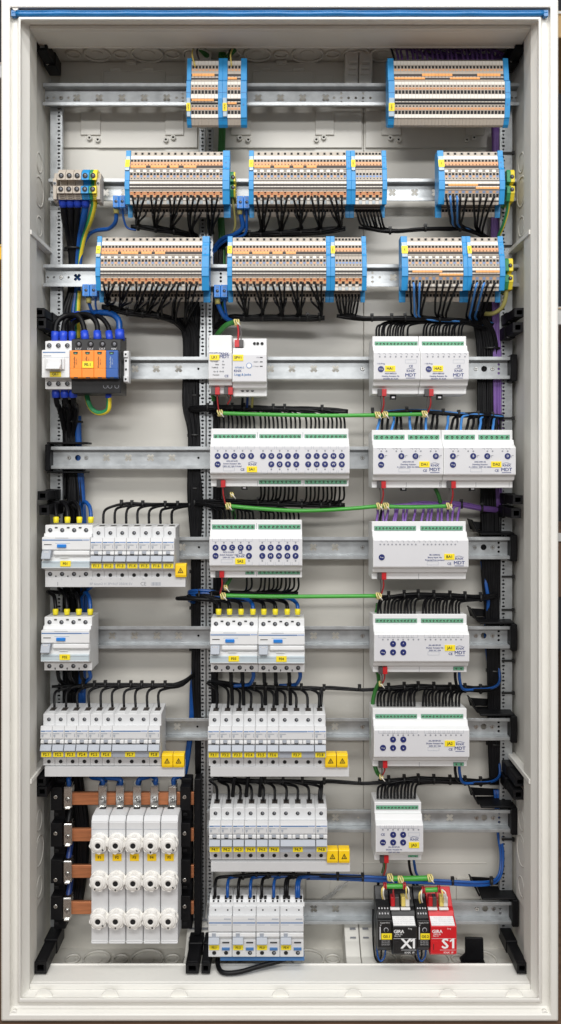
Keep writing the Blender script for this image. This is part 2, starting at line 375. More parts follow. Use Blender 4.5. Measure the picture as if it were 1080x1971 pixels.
# back wall in three columns with moulded plates
cols = [(86, 383.6), (384.4, 699.6), (700.4, 994)]
p_, q_ = W(80, 1828, BACK), W(1000, 116, BACK); cpart('backing_sheet', MB().box(p_.x, q_.x, BACK + 0.0045, BACK + 0.006, p_.z, q_.z, 'back_grey'))
for ci, (x0, x1) in enumerate(cols):
    a = W(x0, 1828, BACK); b = W(x1, 116, BACK)
    mb = MB().box(a.x, b.x, BACK, BACK + 0.004, a.z, b.z, 'back_grey')
    bp = cpart('back_panel', mb, 0.0008)
    off = ci * 289
    mp = MB()
    def bx(px0, px1, py0, py1, h, m='back_grey', base_h=0.004):
        d = BACK - base_h; p = W(px0, py1, d); q = W(px1, py0, d); mp.box(p.x, q.x, BACK - base_h - h, BACK - base_h + 0.0001, p.z, q.z, m)
    p = W(x0 + 30 if ci == 0 else x0 + 3, 286, BACK); q = W(x1 - 3, 122, BACK)
    mp.box(p.x, q.x, BACK - 0.004, BACK - 0.0002, p.z, q.z, 'back_grey')
    up = cpart('moulded_plate', mp, 0.0008)
    mp = MB()
    if ci < 2 or True:
        for x, y, w, h, t in ((156, 215, 38, 46, .003), (318, 215, 36, 46, .003), (213, 133, 20, 4, .006), (275, 133, 22, 4, .006), (243, 117, 20, 9, .004), (247, 119.5, 12, 4, .0055), 
                              (197, 138, 3, 60, .002), (316, 138, 3, 60, .002), (200, 136, 116, 2, .002), (188, 284, 130, 1.5, .0012), (155, 145, 38, 60, .0015), (319, 145, 34, 60, .0015)):
            if x + off + w < x1: bx(x + off, x + off + w, y, y + h, t)
        cpart('moulding', mp, 0.0008)
        for px, py in ((173, 267), (189, 270.5), (320, 270.5), (334, 266)):
            if px + off > x1 - 4: continue
            m2 = MB().ring((0, 0, 0), 0.0042, 0.002, -0.005, 'y', 'panel_cream', 14); m2.cyl((0, -0.001, 0), 0.0021, -0.0006, 'y', 'hole_black', 10)
            part('screw_boss', cached('boss', lambda: m2.mesh('screw_boss')), up, W(px + off, py, BACK - 0.004))
    mp = MB()
    for x, y, w, h, t in ((150, 1688, 46, 70, .004), (300, 1688, 46, 70, .004), (118, 1660, 240, 2, .0015), (190, 1780, 120, 2, .0012), (205, 1700, 3, 80, .002)):
        if x + off + w < x1: bx(x + off, x + off + w, y, y + h, t, base_h=0.0)
    cpart('moulding', mp, 0.0008)
# clip housings between the columns, top and bottom, with slots
for px0, px1 in ((358, 404), (664, 721)):
    for top in (0, 1):
        if top: p = W(px0, 182, 0.15); q = W(px1, 92, 0.118); z0, z1 = p.z, ZT2
        else: p = W(px0, 1800, 0.12); q = W(px1, 1760, 0.12); z0, z1 = ZB2, W(0, 1812, 0.12).z
        xm = (p.x + q.x) / 2; mb = MB()
        for x0, x1 in ((p.x, xm - 0.0006), (xm + 0.0006, q.x)):
            if top: mb.prism([(0.172, z0), (0.162, z0), (0.140, ZT2), (0.172, ZT2)], x0, x1, 'panel_cream')
            else: mb.prism([(0.172, ZB2), (DBL + 0.002, ZB2), (DBL + 0.002, ZB1 - 0.001), (0.100, ZB1 - 0.001), (0.120, z1), (0.158, W(0, 1745, 0.158).z), (0.172, W(0, 1745, 0.158).z)], x0, x1, 'panel_cream')
        h = cpart('clip_housing', mb, 0.001)
        m2 = MB()
        for x in (xm - 0.010, xm + 0.010):
            for k in range(3):
                if top: c = W(540, 120 + k * 9, 0.14); m2.box(x - 0.006, x + 0.006, 0.136 + k * 0.005, 0.15, c.z - 0.001, c.z + 0.0015, 'panel_cream')
                else: c = W(540, 1778 + k * 11, 0.13); m2.box(x - 0.0045, x + 0.0045, 0.1385 - k * 0.0085, 0.165, c.z - 0.0003, c.z + 0.0004, 'print_grey')
        cpart('clip_slots', m2)
# ------------------------------------------------------------------ DIN rails and uprights
DR = 0.125
def screw_mesh(r=0.0035):
    def fn():
        mb = MB().cyl((0, 0, 0), r, -0.0016, 'y', 'steel_bright', 14, r2=r * 0.8)
        mb.box(-r * .6, r * .6, -0.0018, -0.0015, -r * .12, r * .12, 'slot_dark'); mb.box(-r * .12, r * .12, -0.0018, -0.0015, -r * .6, r * .6, 'slot_dark')
        return mb.mesh('screw')
    return cached(('screw', r), fn)
def rail(pyc, x0, x1, slots, holes, screws, label):
    zc = W(540, pyc, DR).z; s = sc(DR); xa, xb = W(x0, 0, DR).x, W(x1, 0, DR).x; xc = (xa + xb) / 2; L = (xb - xa) / 2
    t = thing('din_rail', label, 'rail', (xc, DR, zc), 'mounting rails of the cabinet')
    mb = MB(); e = 0.0013
    for k in (1, -1):
        a, b = sorted((k * 0.0122, k * 0.0175)); mb.box(-L, L, 0, e, a, b, 'rail_zinc')
        a, b = sorted((k * 0.0122, k * 0.0135)); mb.box(-L, L, e, 0.015, a, b, 'rail_zinc')
    part('rail_flange', mb.mesh('rail_flange', 0.0006, 2), t)
    mb = MB(); sw = sc(DR + 0.014); lx = lambda p: W(p, 0, DR + 0.0137).x - xc
    hs = [xslot(lx(p), 0, 0.0066) for p in slots]
    for p, dz, r in holes: hs.append(circ(lx(p), dz, r, 10))
    plate_into(mb, rect(-L, L, -0.0121, 0.0121), hs, 0.0137, 0.0013, 'rail_zinc')
    part('rail_web', mb, t)
    for p in screws: part('screw', screw_mesh(), t, (lx(p), 0.0136, 0))
    return t
def holes_at(ps): return [(p, dz, 0.0019) for p in ps for dz in (0,)]
def cluster(p): return [(p, 0, .002), (p + 14, 0, .002), (p + 14, .007, .002), (p + 14, -.007, .002), (p + 28, 0, .002), (p + 42, 0, .002), (p + 56, .007, .002), (p + 56, 0, .002), (p + 56, -.007, .002), (p + 70, 0, .002)]
def right_end(p): return [(p - 22, .007, .002), (p - 22, 0, .002), (p - 22, -.007, .002)]
rail(181, 82, 1003, [148, 191, 235, 278, 321, 497, 540, 583, 627], cluster(643) + holes_at([92, 104, 132]) + [(340, 0, .002), (352, .006, .002), (352, 0, .002), (352, -.006, .002)] + holes_at([985, 994]), [118], 'topmost mounting rail carrying the bus terminal strips')
rail(365, 93, 1003, [203, 240, 755, 798, 838], holes_at([100, 455]), [], 'mounting rail behind the upper row of blue ended terminal strips')
rail(530, 83, 1003, [149, 757], [(703, 0, .002), (717, .007, .002), (717, 0, .002), (717, -.007, .002), (731, 0, .002)] + holes_at([92, 104, 132]) + [(425, .006, .002), (425, 0, .002), (425, -.006, .002)], [118], 'mounting rail behind the lower row of blue ended terminal strips')
rail(708, 90, 982, [260, 301, 344, 521, 562, 604, 646], holes_at([382]) + right_end(982) + [(932, 0, .0048)], [698, 916, 948], 'mounting rail with the orange surge arrester at one end')
rail(881, 98, 982, [205, 247, 290, 331], holes_at([382, 166]) + [(150, 0, .0048)], [133, 166, 698], 'mounting rail with the widest switch actuator clipped on')
rail(1055, 100, 982, [351, 603, 645], holes_at([383]) + right_end(982) + [(931, 0, .0048)], [698, 914, 948], 'mounting rail holding the breaker row with the printed busbar')
rail(1227, 100, 982, [216, 259, 302, 344, 604, 646], holes_at([382]) + right_end(982) + [(931, 0, .0048)], [698, 916, 948], 'mounting rail holding the pair of residual current devices')
rail(1404, 100, 982, [341, 645], holes_at([380]) + right_end(982) + [(931, 0, .0048)], [698, 916, 947], 'mounting rail holding both ten module breaker rows')
rail(1581, 398, 983, [646, 823, 866], holes_at([690]) + right_end(983) + [(932, 0, .0048)], [917, 949], 'mounting rail with the smallest shutter actuator beside a breaker row')
rail(1758, 398, 985, [604, 646], right_end(985) + [(934, 0, .0048)], [918, 950], 'lowest mounting rail with the red and black modules')
def upright(x0, x1, py0, py1, hx, d, label, flange=None):
    a = W(x0, py1, d); b = W(x1, py0, d); w = b.x - a.x; h = b.z - a.z
    t = thing('perforated_upright', label, 'upright', a, 'perforated steel uprights')
    hs = []; s = sc(d); k = 0; z = 0.006; hxl = W(hx, 0, d).x - a.x
    p = 7.15 * s; nc = int(h / p); mb = MB(); n8 = 8
    for k in range(nc):              # one punched cell per hole
        z0, z1 = k * p, (k + 1) * p; zc = (z0 + z1) / 2; ro = [(w, zc), (w, z1), (hxl, z1), (0, z1), (0, zc), (0, z0), (hxl, z0), (w, z0)]
        ri = circ(hxl, zc, 0.0016 if k % 2 else 0.0028, 8, 0.0017)
        mb.add([(x, 0, z) for x, z in ro] + [(x, 0, z) for x, z in ri] + [(x, .0015, z) for x, z in ri], [(i, (i + 1) % 8, 8 + (i + 1) % 8, 8 + i) for i in range(8)] + [(8 + i, 8 + (i + 1) % 8, 16 + (i + 1) % 8, 16 + i) for i in range(8)], 'rail_zinc')
    part('web', mb, t)
    mb = MB()
    for x in ((0, 0.0014), (w - 0.0014, w)): mb.box(x[0], x[1], 0.0016, 0.009, 0, h, 'rail_zinc')
    part('flange', mb, t)
    mb = MB().box(0.002, w - 0.002, 0.007, 0.008, 0, h, 'wall_dark'); part('shade_sheet', mb, t)  # dark sheet added behind the holes for the shade inside the channel
    return t
upright(97, 120, 205, 1800, 113.5, 0.142, 'wide perforated steel upright beside the five pole feed terminal')
upright(384, 395.5, 245, 1800, 390, 0.145, 'narrow perforated upright beside the thick black cable trunk')
upright(398, 410, 245, 1800, 404, 0.1455, 'narrow perforated upright beside the dark green cables')
upright(962, 986, 205, 1800, 969, 0.142, 'wide perforated steel upright beside the purple cables')
# ------------------------------------------------------------------ black plastic brackets
def depth_bar(px, py, wpx, hpx, d0, d1, label, stack=None):
    s = sc(d0); c = W(px, py, d0); w, h = wpx * s / 2, hpx * s / 2
    t = thing('frame_bracket', label, 'bracket', c, 'black plastic frame brackets'); L = d1 - d0
    mb = MB(); hs = [rect(-w * .55, w * .55, -h * .5, h * .5)]
    plate_into(mb, rect(-w, w, -h, h), hs, 0, 0.004, 'plastic_black')
    mb.box(-w, -w * .82, 0.0041, L, -h, h, 'plastic_black'); mb.box(w * .82, w, 0.0041, L, -h, h, 'plastic_black')
    mb.box(-w * .815, w * .815, 0.0041, L, h * .8, h, 'plastic_black'); mb.box(-w * .815, w * .815, 0.0041, L, -h, -h * .8, 'plastic_black')
    part('arm', mb.mesh('arm', 0.0006), t)
    mb = MB().box(-w * 1.15, w * 1.15, L * 0.55, L, -h * 1.25, h * 1.25, 'plastic_black')
    part('foot', mb.mesh('foot', 0.001), t)
    part('screw', screw_mesh(0.0028), t, (w * .5, L * 0.55 - 0.0002, h * 0.6)); part('screw', screw_mesh(0.0028), t, (-w * .4, L * 0.55 - 0.0002, -h * 0.9))
    return t
depth_bar(80, 86, 21, 22, 0.074, 0.152, 'black bracket arm under the ceiling beside the bare end of the topmost rail')
depth_bar(1003, 80, 21, 22, 0.074, 0.152, 'black bracket arm under the ceiling beside the purple cables')
depth_bar(78, 1863, 23, 23, 0.0515, 0.150, 'black bracket arm standing on the floor lip beside the copper bar holder')
depth_bar(370, 1864, 25, 20, 0.051, 0.140, 'black bracket arm on the floor lip beside the fuse blocks')
depth_bar(396, 1864, 17, 20, 0.051, 0.140, 'slim black bracket arm on the floor lip beside the blue busbar')
depth_bar(1005, 1864, 20, 20, 0.051, 0.150, 'black bracket arm on the floor lip beside the black cable scoop')
for side, x, ys in ((0, 76, (601, 622)), (0, 82, (954, 982)), (1, 1000, (601, 630)), (1, 997, (962, 988)), (1, 1001, (1505, 1530)), (0, 78, (1504, 1524))):
    for k, y in enumerate(ys):
        row = {601: 'main isolating switch', 954: 'breaker row tagged F1.1', 962: 'purple wire bundle', 1505: 'smallest shutter actuator', 1504: 'copper bars'}[ys[0]]
        if side and ys[0] == 601: row = 'yellow earth wire'
        depth_bar(x + k * (3 if side == 0 else -3), y, 19, 17 if k == 0 else 19, 0.07, 0.15, ('upper' if k == 0 else 'lower') + ' black frame clamp of the pair near the ' + row)
def rail_bracket(px, pyc, label, scoop=True):
    c = W(px, pyc, 0.12); t = thing('rail_end_bracket', label, 'bracket', c, 'black brackets at the rail ends')
    mb = MB().box(0.0, 0.010, -0.002, 0.034, -0.021, 0.021, 'plastic_black').box(-0.012, 0.0, 0.019, 0.030, -0.016, 0.016, 'plastic_black')
    part('end_plate', mb.mesh('end_plate', 0.0012), t)
    if scoop:
        mb = MB(); L = -0.055
        mb.prism([(0.0, 0.0205), (0.0, 0.0235), (0.034, 0.026), (0.034, 0.023)], L + 0.008, 0.006, 'plastic_black')
        mb.prism_y([(L + 0.007, 0.024), (L + 0.004, 0.024), (L - 0.006, 0.044), (L - 0.003, 0.044)], 0.004, 0.036, 'plastic_black')
        mb.prism_y([(L, 0.0265), (0.002, 0.0265), (0.002, 0.036), (L - 0.004, 0.040)], 0.035, 0.037, 'plastic_black')
        part('cable_guide', mb.mesh('cable_guide', 0.0008), t)
    return t
for px, pyc, lb, sc_ in ((983, 708, 'the heating actuators', False), (983, 1055, 'the binary input module', True), (983, 1227, 'the shutter actuator tagged JA1', True),
                    (983, 1404, 'the shutter actuator tagged JA2', True), (984, 1581, 'the smallest shutter actuator tagged JA3', True), (986, 1758, 'the red module', True)):
    rail_bracket(px, pyc, 'black end bracket on the rail holding ' + lb, sc_)
c = W(97, 881, 0.12); tb = thing('rail_end_bracket', 'black end bracket on the rail of the widest switch actuator, by the supply cables', 'bracket', c, 'black brackets at the rail ends')
part('end_plate', MB().box(-0.008, -0.0005, -0.002, 0.034, -0.021, 0.021, 'plastic_black').box(-0.0004, 0.012, 0.021, 0.030, -0.016, 0.016, 'plastic_black').mesh('end_plate', 0.0012), tb)
part('cable_guide', MB().box(-0.006, 0.058, 0.001, 0.030, 0.0215, 0.0245, 'plastic_black').box(-0.006, 0.055, 0.001, 0.030, -0.0240, -0.0215, 'plastic_black').mesh('cable_guide', 0.0008), tb)
# loose black scoop on the cabinet floor
c = W(907, 1838, 0.12)
mb = MB(); prof = [(-0.019, -0.004), (-0.012, -0.013), (0.0, -0.017), (0.012, -0.014), (0.019, -0.004), (0.018, 0.028), (-0.010, 0.029), (-0.010, 0.004)]
mb.prism_y(prof, -0.004, 0.0, 'plastic_black'); mb.prism_y([(-0.019, -0.004), (-0.012, -0.013), (0.0, -0.017), (0.012, -0.014), (0.019, -0.004), (0.016, -0.003), (0.0, -0.0145), (-0.016, -0.003)], -0.022, -0.0041, 'plastic_black')
solo('cable_scoop', mb.mesh('cable_scoop', 0.0008), 'loose black plastic cable scoop lying on the cabinet floor', 'scoop', c)
# ------------------------------------------------------------------ terminal strips
def front_profile(pts, anchor):        # (photo y, depth) -> local (y, z) about an anchor
    a = W(540, *anchor)
    return [(d - a.y, W(540, py, d).z - a.z) for py, d in pts]
P2 = [(292.3, .088), (300, .085), (306.6, .080), (307, .076), (324, .070), (325.6, .063), (347, .058), (349, .055), (365, .055), (367, .058), (394, .070), (396, .096), (412, .099), (418, .104)]
P1 = [(115, .090), (125, .085), (155, .074), (157, .062), (189, .056), (190, .056), (227, .068), (229.5, .072), (241, .082), (245, .092)]
FL = lambda P: [(py, round(.062 + (d - .055) * .42, 5)) for py, d in P]
P2 = FL(P2); P1 = FL(P1); P2[-3:] = [(396, .0895), (412, .0905), (418, .0915)]
def at_profile(P, anchor, py):
    for (a, da), (b, db) in zip(P, P[1:]):
        if a <= py <= b:
            t = (py - a) / (b - a) if b > a else 0; d = da + (db - da) * t; q = W(540, py, d); r = W(540, *anchor); return (d - r.y, q.z - r.z)
    raise ValueError(py)
def feature(mb, P, anchor, py0, py1, x0, x1, m, h=0.0003):
    a = at_profile(P, anchor, py0); b = at_profile(P, anchor, py1)
    ty, tz = b[0] - a[0], b[1] - a[1]; L = math.hypot(ty, tz); ny, nz = tz / L, -ty / L
    if ny > 0: ny, nz = -ny, -nz
    mb.prism([(a[0] - ny * .0004, a[1] - nz * .0004), (a[0] + ny * h, a[1] + nz * h), (b[0] + ny * h, b[1] + nz * h), (b[0] - ny * .0004, b[1] - nz * .0004)], x0, x1, m)
def body_profile(P, anchor, back=0.094, grow=0.0):
    pr = front_profile(P, anchor); yb = back - W(540, *anchor).y
    pr = [(y - grow, z) for y, z in pr]
    return [(yb, pr[0][1] + grow)] + [(pr[0][0], pr[0][1] + grow)] + pr[1:-1] + [(pr[-1][0], pr[-1][1] - grow), (yb, W(540, P[-1][0] - .5, back).z - W(540, *anchor).z)]
ANC = {2: (349, .062), 3: (515.7, .062), 1: (157, .065)}
def terminal_mesh(kind, par, w):
    def fn():
        mb = MB(); P = P1 if kind == 'B' else P2; A = ANC[1] if kind == 'B' else ANC[2]
        g = 0.00012
        mb.prism(body_profile(P, A), g, w - g, 'beige')
        def F(p0, p1, m, a=.1, b=.9, h=.0003): feature(mb, P, A, p0, p1, w * a, w * b, m, h)
        if kind == 'B':
            F(115.3, 117, 'slot_dark', .0, 1); F(118, 125, 'beige_light', .03, .97)
            F(127, 132, 'hole_black', .2, .8); F(133, 134.3, 'peach', .15, .85); F(135, 136.5, 'peach', .15, .85)
            F(142.5, 147.6, 'slot_dark', 0, 1, .0002); F(149.5, 153.5, 'slot_dark', 0, 1, .0002); F(147.8, 149.2, 'beige_light', .15, .85)
            F(157.5, 163, 'beige_light', .03, .97); F(164.5, 167, 'hole_black', .3, .75); F(168.5, 172.5, 'peach', .08, .92); F(170.2, 171, 'lever_red', .2, .8)
            F(174, 180.5, 'hole_black', .15, .85); F(181.5, 189, 'beige_light', .03, .97)
            F(190.4, 195, 'hole_black', 0, 1, .0002); F(195.4, 196.6, 'beige_light', .2, .8); F(197, 201, 'hole_black', 0, 1, .0002)
            F(203, 205.5, 'hole_black', .3, .75); F(207, 211.5, 'peach', .08, .92); F(209, 210, 'lever_red', .2, .8); F(213, 219.6, 'hole_black', .15, .85)
            F(220, 226.8, 'beige_light', .02, .98)
        else:
            F(300.3, 306.3, 'beige_light', .02, .98)
            if par or kind == 'C': F(294, 298, 'hole_black', .15, .8)
            F(307.6, 311.5, 'hole_black', .15, .8); F(311.8, 318.6, 'peach', .04, .96); F(313.8, 314.5, 'lever_red', .2, .8, .0004); F(316.4, 318.2, 'hole_black', .36, .66, .0005)
            F(318.8, 323.6, 'slot_dark', 0, 1, .0002); F(325.7, 326.6, 'slot_dark', 0, 1, .0002)
            if kind == 'C': F(333, 337, 'hole_black', .2, .8); F(338, 341, 'mark_blue', .15, .85)
            else:
                if par: F(328.2, 330.2, 'wire_grey', .15, .85)
                else: F(326.8, 331.4, 'beige_light', 0, 1, .0006)
                F(333, 337.4, 'hole_black', .16, .82); F(338, 339.3, 'mark_blue' if par else 'peach', .15, .85); F(340, 341.2, 'mark_blue' if par else 'peach', .15, .85)
            F(342.6, 344.6, 'hole_black', .36, .66); F(347.2, 348.8, 'slot_dark', 0, 1, .0002)
            F(349.5, 353.6, 'beige_light', .02, .98); F(354.4, 358, 'slot_dark', 0, 1); F(358.4, 359.9, 'beige_light', .05, .95); F(360.4, 363.8, 'slot_dark', 0, 1)
            if kind == 'D':
                F(367.5, 369, 'mark_blue' if par else 'peach', .15, .85); F(369.8, 371.4, 'mark_blue' if par else 'peach', .15, .85)
                F(373, 379.5, 'hole_black', .15, .85); F(381, 385, 'beige_light', .03, .97); F(386.5, 388.5, 'slot_dark', 0, 1)
            else:
                F(367.3, 368.4, 'beige_light', .05, .95)
                if par:
                    F(368.8, 379.4, 'peach', .02, .98); F(369.4, 371.8, 'hole_black', .2, .8, .0005); F(372.6, 374.8, 'lever_red', .25, .8, .0005); F(380, 384, 'slot_dark', .1, .9); F(386, 392.5, 'clear_plastic', .05, .95, .0008)
                else:
                    F(368.8, 375, 'peach', .02, .98); F(370.8, 371.4, 'lever_red', .1, .9, .0005); F(375.2, 380.6, 'hole_black', .08, .85); F(381.5, 385.5, 'beige_light', .05, .95, .0008); F(387, 393, 'beige_light', 0, 1, .0006)
            F(398, 400, 'slot_dark', 0, 1, .0002); F(403, 408, 'hole_black', .2, .8)  # full-width dark strip paints the shade under the overhang; below it wire holes
        return mb.mesh('terminal')
    return cached(('term', kind, par, round(w, 6)), fn)
def strip(row, xa, x0, x1, xb, n, kind, tag, label, cat='terminal strip', bars=(), tag_py=None):
    A = ANC[row]; kk = 'B' if kind == 'B' else 'A'; P = P1 if kk == 'B' else P2; PA = ANC[1] if kk == 'B' else ANC[2]
    org = W(540, *A); dd = 0.064; X = lambda p: W(p, 0, dd).x
    t = thing('terminal_strip', label, cat, (X(x0), org.y, org.z), 'blue ended terminal strips on the upper rails')
    w = (X(x1) - X(x0)) / n; ox = X(x0)
    for i in range(n): part('terminal', terminal_mesh(kind, i % 2, w), t, (i * w, 0, 0))
    for u0, u1 in ((xa, x0), (x1, xb)):
        mb = MB(); mb.prism(body_profile(P, PA, grow=0.0016), X(u0) - ox, X(u1) - ox - 0.0001, 'plate_blue')
        ew = X(u1) - X(u0)
        for q0 in ((155.2, 156.8), (178, 179.4), (200, 204), (232, 233)) if kk == 'B' else ((301, 302.2), (312, 315), (321, 324), (326, 327.2), (347.3, 348.8)):
            if u0 == xa and q0[1] - q0[0] > 2.2: continue
            a = at_profile(P, PA, q0[0]); b = at_profile(P, PA, q0[1]); big = q0[1] - q0[0] > 2.2
            xs0 = X(u0) - ox + (ew * .3 if big else 0); xs1 = X(u0) - ox + (ew * .6 if big else ew)
            mb.prism([(a[0] - 0.0019, a[1]), (a[0] - .001, a[1]), (b[0] - .001, b[1]), (b[0] - 0.0019, b[1])], xs0, xs1, 'line_blue')
        part('end_plate', mb.mesh('end_plate', 0.0004), t)
    zc = W(540, {1: 181, 2: 365, 3: 530}[row], DR).z - org.z
    part('rail_foot', MB().box(0.0002, X(x1) - ox - .0002, .0945 - org.y, .1235 - org.y, zc - .017, zc + .017, 'beige'), t)
    # jumper bars lying in the slots: (py0, py1, from, to) in terminal counts
    for p0, p1, f0, f1 in bars:
        mb = MB(); feature(mb, P, PA, p0, p1, f0 * w, f1 * w, 'jumper_orange', 0.0014)
        for k in range(int(f0) + 1, int(f1)): feature(mb, P, PA, p0 + .8, p1 - .8, k * w - .0002, k * w + .0002, 'lever_red', 0.00145)
        part('jumper_bar', mb, t)
    # marker carrier with yellow tag on the first end plate
    c0, c1, y0, y1 = (187, 229, 199, 217) if kk == 'B' else (302, 329, 309, 323)
    a = at_profile(P, PA, c0 + (3 if kk == 'B' else 0)); b = at_profile(P, PA, c1 - (3 if kk == 'B' else 0))
    xw0, xw1 = X(xa) - ox + 0.0006, X(x0) - ox - 0.0006
    if xw1 - xw0 > 0.0085: xw0 = xw1 - 0.0085
    yf = min(a[0], b[0]) - 0.0032
    mb = MB().prism([(a[0] - .0015, a[1]), (a[0] - .0035, a[1]), (b[0] - .0035, b[1]), (b[0] - .0015, b[1])], xw0, xw1, 'carrier_grey'); car = part('marker_carrier', mb.mesh('marker_carrier', 0.0003), t)
    ta = at_profile(P, PA, y0); tb = at_profile(P, PA, y1)
    def off(py):
        f = (py - c0) / (c1 - c0); return a[0] - .0036 + (b[0] - a[0]) * f, W(540, py, A[1]).z
    za = a[1] + (b[1] - a[1]) * (y0 - c0) / (c1 - c0); zb = a[1] + (b[1] - a[1]) * (y1 - c0) / (c1 - c0)
    ya = a[0] + (b[0] - a[0]) * (y0 - c0) / (c1 - c0); yb = a[0] + (b[0] - a[0]) * (y1 - c0) / (c1 - c0)
    mb = MB().prism([(ya - .0034, za), (ya - .0042, za), (yb - .0042, zb), (yb - .0034, zb)], xw0 - .0003, xw1 + .0003, 'tag_yellow'); part('marker_tag', mb, car)
    tx = text(car, tag, ((xw0 + xw1) / 2, (ya + yb) / 2 - .0046, (za + zb) / 2), 0.0034 if len(tag) > 2 else .005, 'print_black', -math.pi / 2); tx.rotation_mode = 'YXZ'; tx.rotation_euler = (math.atan2(yb - ya, za - zb), -math.pi / 2, 0)
    return t
strip(1, 359, 367.5, 420, 428.5, 8, 'B', 'UXX1', 'blue ended terminal strip of eight with a yellow wire, tag low on its edge', bars=((142.6, 147.4, .3, 6.8), (190.5, 194.8, .3, 6.8)))
strip(1, 428.5, 437.5, 463.5, 475, 4, 'B', 'UXX2', 'narrowest terminal strip of four joined beside the strip of eight', bars=((149.6, 153.4, .1, 2.8), (197, 200.8, .1, 2.8)))
strip(1, 747.5, 759.5, 972, 982, 32, 'B', 'KBA1', 'long terminal strip tagged KBA1 under the purple wires', bars=((142.6, 147.4, 8.2, 17), (149.6, 153.4, .2, 9), (149.6, 153.4, 16.3, 25), (142.6, 147.4, 24.3, 31)))
strip(2, 240.5, 249.8, 428.5, 442, 28, 'A', '1', 'long terminal strip beside the five pole feed terminal, tagged 1', bars=((319, 323.4, .1, 4.8), (319, 323.4, 6.2, 11), (319, 323.4, 12, 14.6), (319, 323.4, 16.2, 20)))
strip(2, 479, 488.3, 667, 676, 28, 'A', '3', 'long terminal strip on the upper row joined to a short strip, tagged 3', bars=((319, 323.4, .1, 5), (319, 323.4, 6.2, 10.8), (319, 323.4, 12, 15), (319, 323.4, 16, 19)))
strip(2, 676, 684.5, 736, 745, 8, 'C', 'UXF1', 'short terminal strip of eight on the upper row tagged UXF1', bars=())
strip(2, 844, 856, 961, 971.5, 16, 'D', 'UA1', 'terminal strip of sixteen tagged UA1 with blue wires among black', bars=((354.4, 358, 1, 9.6), (360.4, 363.8, 9, 15.8)))
strip(3, 184.5, 193.7, 388.5, 402.5, 30, 'A', '2', 'long terminal strip on the lower row above the orange arrester, tagged 2', bars=((319, 323.4, .1, 5), (319, 323.4, 6, 11), (319, 323.4, 12, 15), (319, 323.4, 16, 19)))
strip(3, 437.5, 447, 628, 636.5, 28, 'A', '4', 'long terminal strip on the lower row joined to a short strip, tagged 4', bars=((319, 323.4, .1, 5), (319, 323.4, 6, 11), (319, 323.4, 12, 15), (319, 323.4, 16, 19)))
strip(3, 636.5, 645, 697, 706, 8, 'C', 'UXF2', 'short terminal strip of eight on the lower row tagged UXF2', bars=())
strip(3, 773, 785.5, 891.5, 900, 16, 'D', 'UA2', 'terminal strip of sixteen tagged UA2 above the heating actuators', bars=((354.4, 358, 1.2, 9.8), (360.4, 363.8, 9, 15.9)))
strip(3, 900, 908.5, 961.5, 972, 8, 'D', 'UA3', 'terminal strip of eight tagged UA3 next to the earth clamp', bars=((354.4, 358, 1, 7.9),))
# ------------------------------------------------------------------ shared device pieces
def tag_part(parent, s, x, y, z, w=0.0135, h=0.0075, m='tag_yellow', size=None, yaw=0):
    mb = MB().box(-w / 2, w / 2, -0.0006, 0.0, -h / 2, h / 2, m)
    o = part('marker_tag', cached(('tag', w, h, m), lambda: mb.mesh('marker_tag', 0.0002)), parent, (x, y, z))
    text(o, s, (0, -0.0009, 0), size or h * 0.62, 'print_black', 0, 1.0, .02); return o
def screw_hole(parent, x, y, z, r=0.0030, screw=True, name='terminal_screw', rim='device_grey'):
    def fn():
        mb = MB().ring((0, 0, 0), r + 0.0005, r, -0.0005, 'y', rim, 14); mb.cyl((0, -0.0001, 0), r, -0.0003, 'y', 'hole_black', 14)
        if screw: mb.cyl((0.0004, -0.0004, 0.0003), r * .55, -0.0003, 'y', 'print_grey', 8); mb.box(-r * .5, r * .5, -0.0009, -0.0007, -r * .12, r * .12, 'hole_black')
        return mb.mesh(name)
    return part(name, cached(('sh', r, screw, rim), fn), parent, (x, y, z))
def dev_profile(pts, ref): return front_profile(pts, ref)
